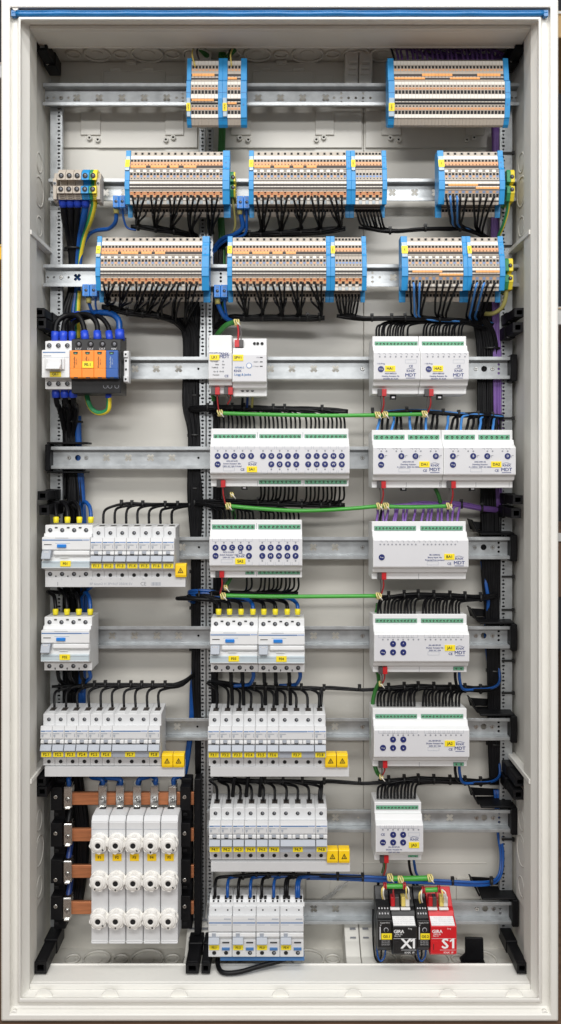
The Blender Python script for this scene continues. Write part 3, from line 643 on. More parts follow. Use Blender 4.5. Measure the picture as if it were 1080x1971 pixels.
# miniature circuit breakers (reference row: photo y 1355..1475)
MREF = (1398, .058)
def ml(py, d): a = W(540, *MREF); return (d - a.y, W(540, py, d).z - a.z)
MPROF = [(0.064, ml(1355.6, .118)[1]), ml(1375.5, .073), ml(1397, .073), ml(1398, .060), ml(1409, .058), ml(1423, .058), ml(1424, .061), ml(1434, .062), ml(1446, .0615), ml(1447, .060), ml(1458, .060), ml(1459.5, .073), ml(1474.5, .073), (0.064, ml(1474.5, .073)[1] - 0.001)]
MPITCH = 23.0 * sc(.058)
def breaker(x, zrow, n, tag, label, screws=True, pitch=None):
    pitch = pitch or MPITCH; w = n * pitch
    t = thing('circuit_breaker', label, 'circuit breaker', (x, .058, zrow), 'miniature circuit breakers')
    g = 0.00015
    def body():
        mb = MB().prism(MPROF, g, w - g, 'device_grey')
        for k in range(n):    # funnel openings on the sloped top
            a = MPROF[0]; b = MPROF[1]
            for f0, f1, x0, x1, m in ((.42, .74, .28, .8, 'slot_dark'), (.78, .98, .2, .9, 'device_white')):
                p = (b[0] + (a[0] - b[0]) * (1 - f0), b[1] + (a[1] - b[1]) * (1 - f0)); q = (b[0] + (a[0] - b[0]) * (1 - f1), b[1] + (a[1] - b[1]) * (1 - f1))
                mb.prism([(p[0], p[1] - .0003), (p[0], p[1] + .0005), (q[0], q[1] + .0005), (q[0], q[1] - .0003)], (k + x0) * pitch, (k + x1) * pitch, m)
        return mb.mesh('body', 0.0005)
    part('body', cached(('mcb', n, round(pitch, 6)), body), t)
    def face():
        mb = MB(); a = ml(1399.5, .0598); b = ml(1422, .058)
        mb.box(.0006, w - .0006, -0.0003, 0.0004, ml(1411.5, .058)[1], ml(1405.5, .0585)[1], 'device_white')
        mb.box(.001, w * (.42 if n == 1 else .8), -0.0006, -0.0002, ml(1409.2, .058)[1], ml(1407.4, .058)[1], 'line_blue')
        mb.box(w * (.45 if n == 1 else .81), w - .001, -0.0006, -0.0002, ml(1408.8, .058)[1], ml(1407.2, .058)[1], 'mark_blue')
        for k in range(n if n == 1 else 1):
            mb.box(.0012, pitch * .6, -0.0004, 0, ml(1413.6, .058)[1], ml(1412.4, .058)[1], 'handle_grey')
            mb.prism_y([(.0018, ml(1415, .058)[1]), (.0048, ml(1415, .058)[1]), (.0048, ml(1418, .058)[1]), (.0033, ml(1420.5, .058)[1]), (.0018, ml(1418, .058)[1])], -.0004, 0, 'handle_grey')
        mb.box(w - .0028, w - .0020, -0.0004, 0, ml(1419, .058)[1], ml(1413, .058)[1], 'handle_grey')
        return mb.mesh('rating_plate')
    part('rating_plate', cached(('mcbf', n, round(pitch, 6)), face), t)
    def toggle():
        mb = MB(); p = pitch
        # white rocker shell
        mb.prism([(0.004, ml(1424, .06)[1]), (-.0008, ml(1426, .058)[1]), (-.0012, ml(1431, .058)[1]), (0.0035, ml(1434, .06)[1])], .0008, p * .30, 'device_white')
        mb.prism([(0.004, ml(1424, .06)[1]), (-.0008, ml(1426, .058)[1]), (-.0012, ml(1431, .058)[1]), (0.0035, ml(1434, .06)[1])], p * .66, p - .0004, 'device_white')
        mb.box(p * .31, p * .65, 0.0005, 0.004, ml(1430, .058)[1], ml(1424.5, .058)[1], 'handle_grey'); mb.box(p * .31, p * .65, 0.0003, 0.004, ml(1433.5, .058)[1], ml(1430.2, .058)[1], 'hole_black')
        mb.box(p * .82, p * .95, -0.0016, 0, ml(1432.5, .058)[1], ml(1431.3, .058)[1], 'hole_black')
        return mb.mesh('rocker', 0.0002)
    def handle():
        wd = w; mb = MB().prism([ml(1434.2, .0605), ml(1434.2, .057), ml(1446.5, .0525), ml(1447.2, .054), ml(1446.6, .0605)], .0006, wd - .0006, 'handle_grey')
        return mb.mesh('toggle', 0.0004)
    for k in range(n): part('rocker', cached(('rk', round(pitch, 6)), toggle), t, (k * pitch, 0, 0))
    part('toggle', cached(('hd', n, round(pitch, 6)), handle), t)
    part('tag_slot', cached(('ts', n, round(pitch, 6)), lambda: MB().box(.0006, w - .0006, 0.0008, 0.0022, ml(1458, .06)[1], ml(1447.6, .06)[1], 'handle_grey').mesh('tag_slot')), t)
    tag_part(t, tag, w / 2 if n > 1 else w * .5, 0.0008, ml(1452.8, .0595)[1], pitch * .84, 0.0074, size=0.0056)
    for k in range(n):
        screw_hole(t, (k + .5) * pitch, .0149, ml(1385.5, .073)[1], .0029); screw_hole(t, (k + .5) * pitch, .0149, ml(1466.5, .073)[1], .0029, False)
    return t
ORD = ['first', 'second', 'third', 'fourth', 'fifth', 'sixth', 'seventh', 'last']
def breaker_row(px0, py, spec, where, pitch_px=23.0):
    z = W(540, py, .058).z; pt = pitch_px * sc(.058); x = W(px0, 0, .058).x
    for k, (tag, n) in enumerate(spec):
        breaker(x, z, n, tag, 'three pole breaker tagged %s %s' % (tag, where) if n == 3 else '%s breaker tagged %s %s' % (ORD[k], tag, where), pitch=pt); x += n * pt
    return x
def busbar(px0, px1, py, label, caps, printed=False):     # comb busbar hung below the breakers, yellow touch caps at its free end
    a = W(px0, 0, .070).x; b = W(px1, 0, .070).x; zt = W(540, py, .070).z; h = 19 * sc(.07)
    t = thing('comb_busbar', label, 'busbar', (a, .070, zt), 'white comb busbars under the breakers'); L = b - a
    part('cover', MB().box(0, L, 0, 0.012, -h, 0.0, 'device_grey').box(0, L, .0121, .016, -h * .5, 0.006, 'device_grey').mesh('cover', 0.0004), t)
    if printed:
        text(t, '8P 6mm2 H 3P+N,F 250/415V', (L * .47, -.0003, -h * .68), 0.0052, 'handle_grey')
        text(t, 'CE', (L * .70, -.0003, -h * .68), 0.0075, 'print_grey'); text(t, 'I', (L * .09, -.0003, -h * .68), 0.008, 'print_grey')
        for i, f in enumerate((.03, .10, .17, .31, .38, .45, .52, .60, .68, .95)): text(t, ('1', '2', '3', '5', '6', '7', '8', '9', '10', 'N')[i], (L * f + .004, -.0003, -h * .2), 0.0035, 'handle_grey')
        mb = MB()
        for i in range(9): mb.box(L * .755 + i * .0016, L * .755 + i * .0016 + (.0005 + .0004 * (i % 3)), -.0003, 0, -h * .85, -h * .5, 'handle_grey')
        part('barcode', mb, t)
    for px in caps:
        c = part('touch_cap', cached('cap', lambda: MB().prism([(0, .0005), (-.0045, .0005), (-.0055, .004), (-.0045, .019), (-.001, .0205), (.010, .0205), (.010, .0005)], -.0082, .0082, 'cap_yellow').box(-.006, .006, -.0048, -.004, .0008, .0016, 'jumper_orange').mesh('touch_cap', .0006)), t, (W(px, 0, .066).x - a, 0, 0))
        def warn():
            mb = MB(); P = [(-.0042, .0075), (.0042, .0075), (0, .0152)]; Q = [(-.0027, .0084), (.0027, .0084), (0, .0134)]
            for i in range(3): j = (i + 1) % 3; mb.add([(P[i][0], -.0064, P[i][1]), (P[j][0], -.0064, P[j][1]), (Q[j][0], -.0064, Q[j][1]), (Q[i][0], -.0064, Q[i][1])], [(0, 1, 2, 3)], 'print_black')
            mb.box(-.0003, .0003, -.0066, -.0062, .0088, .0118, 'print_black'); return mb.mesh('warning_sign')
        part('warning_sign', cached('warn', warn), c)
breaker_row(174, 1034, [('F1.%d' % i, 1) for i in range(1, 8)], 'counted from the blue button device, above the printed busbar', 23.1)
S10 = lambda k: [('F%d.%d' % (k, i), 1) for i in range(1, 7)] + [('F%d.7' % k, 3), ('F%d.8' % k, 1)]
breaker_row(77.5, 1397, S10(2), 'of the row above the copper bars', 23.05); breaker_row(400, 1398, S10(3), 'of the row below the paired residual current devices', 22.8); breaker_row(402, 1580, S10(4), 'of the row above the two module breakers', 22.85)
busbar(87, 357, 1111, 'white comb busbar with printed barcode under the breakers tagged F1', (348,), True)
busbar(86, 355, 1476, 'plain white comb busbar under the breakers tagged F2, above the copper bars', (322, 344))
busbar(405, 672, 1476, 'plain white comb busbar under the breakers tagged F3', (636.5, 659))
busbar(406, 674, 1659, 'plain white comb busbar under the breakers tagged F4', (640, 662.5))
# residual current devices, four modules wide
RREF = (1216, .057)
def rl(py, d): a = W(540, *RREF); return (d - a.y, W(540, py, d).z - a.z)
RPROF = [(0.062, rl(1181, .118)[1]), rl(1190, .074), rl(1206, .074), rl(1207, .068), rl(1213, .067), rl(1216, .057), rl(1240, .057), rl(1241, .061), rl(1254, .062), rl(1255, .058), rl(1276, .058), rl(1277, .073), rl(1293, .073), (0.062, rl(1293, .073)[1])]
def rcd(px0, px1, py, tag, label):
    x0 = W(px0, 0, .057).x; w = W(px1, 0, .057).x - x0; z = W(540, py, .057).z
    t = thing('residual_current_device', label, 'RCD', (x0, .057, z), 'four module residual current devices')
    part('body', MB().prism(RPROF, .0002, w - .0002, 'device_white').mesh('body', .0006), t)
    mb = MB(); mb.box(.001, w * .84, -.0004, 0, rl(1222.4, .057)[1], rl(1220.6, .057)[1], 'line_blue'); mb.box(w * .85, w - .001, -.0004, 0, rl(1222, .057)[1], rl(1220.6, .057)[1], 'mark_blue')
    mb.box(.0035, .0145, -.0004, 0, rl(1231, .057)[1], rl(1229.6, .057)[1], 'print_black'); mb.box(.020, w * .55, -.0003, 0, rl(1218, .057)[1], rl(1217, .057)[1], 'handle_grey'); mb.box(.020, .042, -.0003, 0, rl(1228, .057)[1], rl(1226.8, .057)[1], 'clear_blue')
    part('rating_plate', mb, t)
    part('test_button', MB().box(.023, .0365, -.0025, .0, rl(1236, .057)[1], rl(1229.5, .057)[1], 'clamp_blue').mesh('test_button', .0006), t)
    part('rocker', MB().prism([rl(1241, .061), rl(1243, .056), rl(1250, .0555), rl(1254, .060), rl(1254, .063), rl(1241, .063)], .018, w - .001, 'device_white').box(.027, .040, -.0018, 0, rl(1255.3, .057)[1], rl(1253.8, .057)[1], 'print_black').mesh('rocker', .0008), t)
    part('toggle', MB().prism([rl(1241, .062), rl(1242, .053), rl(1248, .050), rl(1259.5, .047), rl(1260, .0495), rl(1251, .060)], .0015, .0150, 'handle_grey').box(.004, .013, -.0065, -.004, rl(1247, .052)[1], rl(1243, .052)[1], 'label_grey').mesh('toggle', .0007), t)
    part('clear_cover', MB().box(.0004, w - .0006, -.0022, .0008, rl(1275.5, .057)[1], rl(1262, .057)[1], 'clear_blue').box(.0004, w - .0006, -.0026, -.0023, rl(1265.2, .057)[1], rl(1264, .057)[1], 'handle_grey').box(.0004, w - .0006, -.0026, -.0023, rl(1274.6, .057)[1], rl(1273.2, .057)[1], 'device_white').mesh('clear_cover', .0003), t)
    tag_part(t, tag, w * .5, -.0028, rl(1266.5, .057)[1], .0155, .0085)
    p = w / 4
    for k in range(4):
        screw_hole(t, (k + .5) * p - .001, .0169, rl(1200, .074)[1], .0032); screw_hole(t, (k + .5) * p - .001, .0159, rl(1284.5, .073)[1], .0032)
    mb = MB()
    for k in range(3):
        mb.box((k + 1) * p - .003, (k + 1) * p + .001, .0163, .017, rl(1196.5, .074)[1], rl(1194, .074)[1], 'print_black'); mb.box((k + 1) * p - .002, (k + 1) * p - .0005, .0153, .016, rl(1291, .073)[1], rl(1287.5, .073)[1], 'print_black')
    part('latch_slots', mb, t)
    return t
rcd(80.5, 173.8, 1034, 'F01', 'residual current device with blue button tagged F01 beside the breakers tagged F1')
rcd(79, 172.5, 1213.5, 'F02', 'lone residual current device tagged F02 with open rail beside it')
rcd(404, 496.4, 1216.5, 'F03', 'residual current device tagged F03 joined to the one tagged F04')
rcd(496.6, 587, 1217, 'F04', 'residual current device tagged F04 joined to the one tagged F03')
# combined breakers with blue test buttons (two modules each) on the lowest rail
CREF = (1763, .058)
def cl(py, d): a = W(540, *CREF); return (d - a.y, W(540, py, d).z - a.z)
CPROF = [(0.062, cl(1709, .118)[1]), cl(1722, .086), cl(1727, .082), cl(1745, .074), cl(1747, .068), cl(1762, .067), cl(1763, .058), cl(1793, .057), cl(1794, .060), cl(1808, .061), cl(1809, .058), cl(1842, .057), (0.062, cl(1842, .057)[1] - .002)]
def rcbo(px0, px1, tag, label):
    x0 = W(px0, 0, .058).x; w = W(px1, 0, .058).x - x0; z = W(540, 1763, .058).z
    t = thing('residual_current_breaker', label, 'circuit breaker', (x0, .058, z), 'residual current breakers on the lowest rail')
    part('body', MB().prism(CPROF, .0002, w - .0002, 'device_grey').mesh('body', .0006), t)
    mb = MB()
    for c in (.28, .80):
        for dx in (-.0035, .0035):
            mb.box(w * c + dx - .002, w * c + dx + .002, cl(1729, .080)[0], cl(1729, .084)[0], cl(1731, .08)[1], cl(1726, .08)[1], 'hole_black'); mb.box(w * c + dx - .0012, w * c + dx + .0012, cl(1733, .0775)[0] - .0005, cl(1733, .082)[0], cl(1735, .0785)[1], cl(1733, .0785)[1], 'hole_black')
        mb.box(w * c - .0085, w * c + .0085, cl(1740, .0735)[0], cl(1740, .079)[0], cl(1743.5, .0755)[1], cl(1738, .0755)[1], 'device_white')
        mb.box(w * c - .001, w * c + .001, cl(1752, .0672)[0], cl(1752, .07)[0], cl(1753, .0672)[1], cl(1750.5, .0672)[1], 'print_black')
    part('wire_entries', mb, t)
    mb = MB(); mb.box(.001, w - .001, -.0006, .0, cl(1777.5, .0575)[1], cl(1775.5, .0575)[1], 'line_blue'); mb.box(.0005, w - .0005, -.0002, .0004, cl(1774, .058)[1], cl(1765, .058)[1], 'device_white')
    mb.box(.002, .013, -.0006, 0, cl(1781, .0575)[1], cl(1780, .0575)[1], 'handle_grey'); mb.box(w - .014, w - .002, -.0006, 0, cl(1781, .0575)[1], cl(1780, .0575)[1], 'handle_grey'); mb.box(w - .012, w - .002, -.0006, 0, cl(1769.5, .058)[1], cl(1768, .058)[1], 'handle_grey')
    part('rating_plate', mb, t)
    part('rocker', MB().prism([cl(1794, .061), cl(1796, .0565), cl(1803, .056), cl(1807, .060), cl(1807, .063), cl(1794, .063)], .0005, w - .0005, 'device_white').box(.005, .012, -.0024, 0, cl(1804, .057)[1], cl(1794.5, .057)[1], 'handle_grey').mesh('rocker', .0006), t)
    part('toggle', MB().prism([cl(1804, .060), cl(1804.5, .053), cl(1818.5, .0475), cl(1819.5, .049), cl(1810, .060)], .0008, .0168, 'handle_grey').mesh('toggle', .0005), t)
    part('test_button', MB().box(w - .015, w - .0035, -.003, 0, cl(1828, .057)[1], cl(1824, .057)[1], 'line_blue').box(w - .0145, w - .004, -.0018, -.0008, cl(1815, .057)[1], cl(1813.2, .057)[1], 'print_black').mesh('test_button'), t)
    tag_part(t, tag, .009, -.0016, cl(1824, .056)[1], .0148, .0072)
    screw_hole(t, w * .25, -.0008, cl(1834, .057)[1], .0031, False); screw_hole(t, w * .75, -.0008, cl(1834, .057)[1], .0031, tag != 'F5.1')
for i in range(4): rcbo(401 + i * 46, 401 + (i + 1) * 46 - .2, 'F5.%d' % (i + 1), ('two module breaker by the black bracket, tagged F5.1', 'two module breaker tagged F5.2, next to the one by the bracket', 'two module breaker tagged F5.3, next to the one with doubled wires', 'two module breaker tagged F5.4 with doubled black and blue wires')[i])
a = W(424, 1842.5, .062); b = W(586, 1849.5, .062)
solo('blue_busbar', MB().box(0, b.x - a.x, 0, .014, b.z - a.z, 0, 'line_blue').box(-.001, b.x - a.x, .0141, .020, b.z - a.z - .001, .002, 'line_blue').mesh('blue_busbar', .0004), 'blue neutral busbar under the two module breakers', 'busbar', a)
# ------------------------------------------------------------------ bus actuators
JREF = (1220.7, .055)
def jl(py, d): a = W(540, *JREF); return (d - a.y, W(540, py, d).z - a.z)
JPROF = [(0.066, jl(1177, .118)[1]), jl(1182.4, .073), jl(1201.5, .073), jl(1203, .067), jl(1213, .064), jl(1216, .060), jl(1220.7, .055), jl(1273.5, .055), jl(1275.5, .062), jl(1281.5, .064), jl(1282.5, .073), jl(1294, .073), (0.066, jl(1294, .073)[1])]
def actuator(tag, px0, px1, pyw, label, name='bus_actuator', cat='actuator', prof=None, g=0.0002):
    x0 = W(px0, 0, .055).x; x1 = W(px1, 0, .055).x; z = W(540, pyw, .055).z; w = x1 - x0
    t = thing(name, label, cat, (x0, .055, z), 'light grey bus modules')
    part('housing', MB().prism(prof or JPROF, g, w - g, 'device_white').mesh('housing', .0008), t)
    fl = part('front_label', MB().box(.0016, w - .0016, -.0003, .0006, jl(1272.3, .055)[1], jl(1222, .055)[1], 'label_grey').mesh('front_label', .0001), t)
    def at(px, py, d=.0546): q = W(px, py, d); return (q.x - x0, q.y - .055, q.z - z)
    t['tmp'] = 0; del t['tmp']
    return t, fl, at
def connector(t, at, px0, px1, py0, py1, n, d=.073):     # green screw connector set into the shoulder
    a = at(px0, py1, d); b = at(px1, py0, d); w = b[0] - a[0]; h = b[2] - a[2]
    mb = MB().box(-.0006, w + .0006, -.0006, .001, -.0006, h + .0006, 'print_grey').box(0, w, -.0012, -.0007, 0, h, 'pcb_green')
    c = part('connector', mb, t, (a[0], a[1], a[2])); p = w / n
    for i in range(n):
        r = min(p, h) * .42
        def fn():
            m = MB().ring((0, 0, 0), r, r * .72, -.0006, 'y', 'pcb_screw', 12); m.cyl((0, -.0001, 0), r * .72, -.0002, 'y', 'hole_black', 10); m.box(-r * .6, r * .6, -.0005, -.0002, -r * .1, r * .1, 'pcb_screw'); return m.mesh('clamp_screw')
        o = part('clamp_screw', cached(('cs', round(r, 4)), fn), c, ((i + .5) * p, -.0013, h / 2)); o.rotation_euler = (0, RND.uniform(0, 3), 0)
def button(fl, at, px, py, ch, r=.0047, led=True):
    o = part('button', cached(('btn', r), lambda: MB().cyl((0, 0, 0), r, -.0009, 'y', 'button_navy', 18, r2=r * .93).mesh('button')), fl, at(px, py, .0547))
    return o
def lettering(fl, at, s, px, py, h_px, m='print_navy', sx=1.0, rot=0): text(fl, s, at(px, py, .0544), h_px * sc(.055) * 1.4, m, rot, sx, .022)
def put_button(t, fl, at, px, py, ch):
    o = part('button', cached('btnA', lambda: MB().cyl((0, 0, 0), .0046, -.0009, 'y', 'button_navy', 18, r2=.0043).mesh('button')), t, at(px, py, .0547))
    text(o, ch, (0, -.0011, 0), .0048 if len(ch) == 1 else .0026, 'print_white')
    return o
def frame_rect(fl, at, px, py, w, h):
    a = at(px - w / 2, py + h / 2, .0546); b = at(px + w / 2, py - h / 2, .0546); e = .0004; mb = MB()
    mb.box(a[0], b[0], -.0005, -.0002, a[2], a[2] + e, 'handle_grey').box(a[0], b[0], -.0005, -.0002, b[2] - e, b[2], 'handle_grey').box(a[0], a[0] + e, -.0005, -.0002, a[2] + e, b[2] - e, 'handle_grey').box(b[0] - e, b[0], -.0005, -.0002, a[2] + e, b[2] - e, 'handle_grey')
    part('write_on_field', mb, fl)
def marks(fl, at, pxs, py, kind):          # printed terminal symbols and LED dots
    mb = MB()
    for i, px in enumerate(pxs):
        a = at(px, py, .0546)
        if kind == 'box':
            w = .0050; mb.box(a[0] - w, a[0] - w + .0004, -.0005, -.0002, a[2] - .002, a[2] + .0025, 'handle_grey').box(a[0] + w - .0004, a[0] + w, -.0005, -.0002, a[2] - .002, a[2] + .0025, 'handle_grey').box(a[0] - w + .0005, a[0] + w - .0005, -.0005, -.0002, a[2] - .002, a[2] - .0016, 'handle_grey')
        elif kind == 'dot': mb.cyl((a[0], -.0002, a[2]), .0013, -.0004, 'y', 'print_grey', 8)
        elif kind == 'tick': mb.box(a[0] - .0022, a[0] + .0010, -.0005, -.0002, a[2] + .0008, a[2] + .0013, 'print_grey').box(a[0] + .0008, a[0] + .0014, -.0005, -.0002, a[2] - .0014, a[2] + .0006, 'print_grey')
    part('printed_marks', mb, fl)
def logo(fl, at, px, py, brand=True, knx=True, ky=-8.0):
    if brand:
        lettering(fl, at, 'MDT', px, py, 6.4, sx=1.12); a = at(px - 9, py + 5.6); mb = MB().box(a[0], a[0] + 18 * sc(.055), -.0005, -.0002, a[2] - .0004, a[2] + .0004, 'print_navy'); part('logo_bar', mb, fl)
    if knx:
        lettering(fl, at, 'KNX', px, py + ky, 4.2, sx=1.25); pts = []
        for i in range(11): u = i / 10; q = at(px - 8 + 17 * u, py + ky - 3.2 - 2.2 * math.sin(math.pi * min(1, u * 1.15)), .0544); pts.append(q)
        part('logo_arc', MB().tube(pts, .00025, 'print_navy', 4), fl)
def infos(fl, at, lines, px, py, h=3.6):
    for i, s in enumerate(lines): lettering(fl, at, s, px, py + i * 5.0, h, 'print_navy')
def tagged(fl, at, s, px, py, t, w=20, h=11.5):
    q = at(px, py, .0545); tag_part(t, s, q[0], q[1], q[2], w * sc(.055), h * sc(.055), size=.0056)
def clip(t, at, px, py):
    a = at(px, py, .078); part('release_clip', cached('clip', lambda: MB().box(-.0045, .0045, 0, .006, -.003, .004, 'plastic_black').box(-.0025, .0025, -.0004, 0, -.0012, .0015, 'label_grey').mesh('release_clip', .0004)), t, a)
def seam(t, at, px, py0, py1, d=.073):
    a = at(px, py1, d); b = at(px, py0, d); part('housing_seam', MB().box(a[0] - .0003, a[0] + .0003, a[1] - .0002, a[1] + .0004, a[2], b[2], 'print_grey'), t)
for tag, x0, x1, dx in (('HA1', 719, 809.5, 0), ('HA2', 809.5, 903, 92)):
    t, fl, at = actuator(tag, x0, x1, 677.6, 'four module heating actuator tagged %s %s' % (tag, 'over the single green bus wrap' if dx else 'over the doubled green bus wraps'))
    connector(t, at, 722 + dx * .985, 803 + dx * .968, 658, 666.5, 12)
    put_button(t, fl, at, 733.3 + dx, 710.5, 'Prog'); frame_rect(fl, at, 791 + dx, 695.7, 22, 7); logo(fl, at, 790.4 + dx, 722); lettering(fl, at, 'CE', 791 + dx, 705, 4.6)
    lettering(fl, at, '1 Ch Prog', 733 + dx, 700, 2.6); infos(fl, at, ['AKH-0800.03', 'Heating Actuator 8x', '24/230V AC 0,5A'], 752 + dx, 719, 2.9)
    tagged(fl, at, tag, 751 + dx, 709.4, t); marks(fl, at, [730 + dx + i * 10.6 for i in range(8)], 682, 'tick'); marks(fl, at, [731 + dx + i * 10.3 for i in range(8)], 686.5, 'dot'); clip(t, at, 757 + dx * .97, 765)
for tag, x0, x1, dx in (('DA1', 718, 853.6, 0), ('DA2', 853.8, 993.5, 138.2)):
    t, fl, at = actuator(tag, x0, x1, 860.7, 'dimming actuator tagged %s with four channel buttons, %s' % (tag, 'beside the trunk' if dx else 'under the paired bus wraps'))
    for a, b in ((720, 778), (786, 845)): connector(t, at, a + dx * .98, b + dx * .98, 837.5, 846.5, 6)
    for px, ch in zip((733.7, 772.7, 799.8, 839), 'ABCD'):
        put_button(t, fl, at, px + dx, 878, ch); a = at(px + dx + 9, 878); part('dimmer_mark', cached('dimk', lambda: MB().box(-.001, .002, -.0005, 0, .0008, .0014, 'print_grey').box(-.0014, -.0008, -.0005, 0, -.002, .0008, 'print_grey').mesh('dimmer_mark')), fl, a)
    put_button(t, fl, at, 733.7 + dx, 894.5, 'Prog'); frame_rect(fl, at, 778.5 + dx, 905, 22, 7); logo(fl, at, 837 + dx, 904); lettering(fl, at, 'CE', 818 + dx, 906, 4.6)
    infos(fl, at, ['AKD-0401.02', 'Dimming Actuator', '4 x 250VA  230V AC 50Hz'], 786 + dx, 889, 2.8); tagged(fl, at, tag, 817 + dx, 893.8, t)
    marks(fl, at, [729 + dx, 735 + dx, 741 + dx, 757 + dx, 763, 770 + dx, 793 + dx, 800 + dx, 806 + dx, 829 + dx, 836 + dx, 842 + dx], 864, 'tick'); marks(fl, at, [734 + dx, 744 + dx, 763 + dx, 773 + dx, 800 + dx, 810 + dx, 829 + dx, 839 + dx], 868.5, 'dot'); clip(t, at, 777 + dx * .96, 941)
    for px in (785, 849): seam(t, at, px + dx * .97 - 3, 921, 937)
t, fl, at = actuator('BA1', 718, 902.4, 1039, 'plain binary input module tagged BA1 under the purple wires')
for a, b in ((721, 800), (810, 890)): connector(t, at, a, b, 1013, 1020.5, 12)
put_button(t, fl, at, 734.8, 1072.6, 'Prog'); tagged(fl, at, 'BA1', 865, 1071.6, t); logo(fl, at, 884, 1083.5); lettering(fl, at, 'CE', 864.8, 1085.3, 4.6); frame_rect(fl, at, 833, 1084, 22, 7)
infos(fl, at, ['BE-16000.02', 'Binary Input 16x', 'Potential free contacts'], 837, 1068, 2.9); marks(fl, at, [734 + i * 10.4 for i in range(15)], 1042.5, 'tick'); marks(fl, at, [732 + i * 7.6 for i in range(20) if i != 10], 1048, 'dot'); seam(t, at, 806, 1101, 1115)
for tag, x0, x1, yw, where in (('JA1', 720, 904, 1220.7, 'under the open black rail trough'), ('JA2', 719.6, 904, 1404.7, 'just above the smallest shutter actuator')):
    t, fl, at = actuator(tag, x0, x1, yw, 'wide shutter actuator tagged %s with four arrow buttons, %s' % (tag, where)); dy = yw - 1220.7
    for a, b in ((723, 802), (811, 891)): connector(t, at, a, b, 1191 + dy, 1198 + dy, 12)
    for px in (756.6, 776.4):
        for py, ch in ((1239.4, '^'), (1255.5, 'v')): put_button(t, fl, at, px, py + dy, ch)
    put_button(t, fl, at, 737.3, 1255.4 + dy, 'Prog'); tagged(fl, at, tag, 866, 1247 + dy, t); logo(fl, at, 885.4, 1256.5 + dy); lettering(fl, at, 'CE', 867.3, 1258.6 + dy, 4.6); frame_rect(fl, at, 834.5, 1257.5 + dy, 22, 7)
    infos(fl, at, ['JAL-0810M.02', 'Shutter Actuator 8x', '230V AC 10A'], 837, 1242 + dy, 2.9); marks(fl, at, [735 + i * 9 for i in range(8)] + [823 + i * 9 for i in range(8)], 1225 + dy, 'box'); marks(fl, at, [737 + i * 9.8 for i in range(8)] + [819 + i * 9.8 for i in range(8)], 1231 + dy, 'dot')
    connector(t, at, 873, 892, 1283.5 + dy, 1289.5 + dy, 2); seam(t, at, 807, 1283 + dy, 1293 + dy)
t, fl, at = actuator('JA3', 723, 815.3, 1587.8, 'narrow shutter actuator tagged JA3 above the red and black modules')
connector(t, at, 724.5, 804.5, 1550.5, 1557, 12)
for px in (756.8, 776):
    for py, ch in ((1606.6, '^'), (1621.4, 'v')): put_button(t, fl, at, px, py, ch)
put_button(t, fl, at, 737.2, 1621.4, 'Prog'); tagged(fl, at, 'JA3', 797, 1626.5, t); logo(fl, at, 797.6, 1624, False); lettering(fl, at, 'CE', 737, 1606.6, 4.6); frame_rect(fl, at, 797, 1606, 22, 7)
infos(fl, at, ['JAL-0410M.02', 'Shutter Actuator 4x', '230V AC 10A'], 758.6, 1630.5, 2.7); marks(fl, at, [738 + i * 8.6 for i in range(8)], 1592, 'box'); marks(fl, at, [737 + i * 9.8 for i in range(8)], 1597, 'dot'); connector(t, at, 786, 804, 1645.5, 1649, 2)
t, fl, at = actuator('SA1', 404, 673.3, 858, 'widest switch actuator tagged SA1 with two long rows of blue buttons')
for a, b in ((411.7, 491.7), (500, 579), (587, 667)): connector(t, at, a, b, 836.5, 844.5, 10)
for a, b in ((499, 579), (587, 667)): connector(t, at, a, b, 924, 931, 10)
XS = [v / 3 + 340 for v in (237, 285, 333, 381, 430, 499, 547, 595, 643, 691, 760, 809, 857, 906, 954)]
for px, ch in zip(XS, 'ABCDEFGHIJKLMNO'): put_button(t, fl, at, px, 877.7, ch)
for px, ch in zip(XS[6:], 'PQRSTUVWX'): put_button(t, fl, at, px, 893.7, ch)
put_button(t, fl, at, XS[0], 893.7, 'Prog'); logo(fl, at, 486, 902, False); lettering(fl, at, 'CE', 466.7, 904, 4.6); frame_rect(fl, at, 440.7, 903, 22, 7); infos(fl, at, ['AKS-2016.03', 'Switch Actuator 20x', '230V AC 16A C-Load'], 446.7, 887.5, 2.9); tagged(fl, at, 'SA1', 485, 903.3, t)
marks(fl, at, XS, 862, 'box'); marks(fl, at, XS, 867.7, 'dot'); marks(fl, at, XS[6:], 903.5, 'dot'); marks(fl, at, [509, 528, 548, 568] + XS[10:], 908.5, 'box'); clip(t, at, 470.5, 939)
seam(t, at, 495.5, 832, 848); seam(t, at, 583, 832, 848); seam(t, at, 495.5, 922, 935); seam(t, at, 583.5, 922, 935)
t, fl, at = actuator('SA2', 402.7, 582.3, 1036, 'medium switch actuator tagged SA2 with sixteen blue buttons')
for a, b in ((409, 490), (498, 578)): connector(t, at, a, b, 1010, 1018, 10)
connector(t, at, 473, 489, 1098, 1105, 2); connector(t, at, 497, 577, 1098, 1105, 10)
XS = [v / 3 + 340 for v in (225, 273, 321, 370, 418, 495, 543, 591, 640, 687)]
for px, ch in zip(XS, 'ABCDEFGHIJ'): put_button(t, fl, at, px, 1054, ch)
for px, ch in zip(XS[4:], 'KLMNOP'): put_button(t, fl, at, px, 1070, ch)
put_button(t, fl, at, XS[0], 1070, 'Prog'); logo(fl, at, 463, 1079, False); lettering(fl, at, 'CE', 463, 1062.7, 4.6); frame_rect(fl, at, 436.7, 1080, 22, 7); infos(fl, at, ['AKS-1216.03', 'Switch Actuator 12x', '230V AC 16A'], 440, 1063, 2.9); tagged(fl, at, 'SA2', 462.7, 1080.3, t)
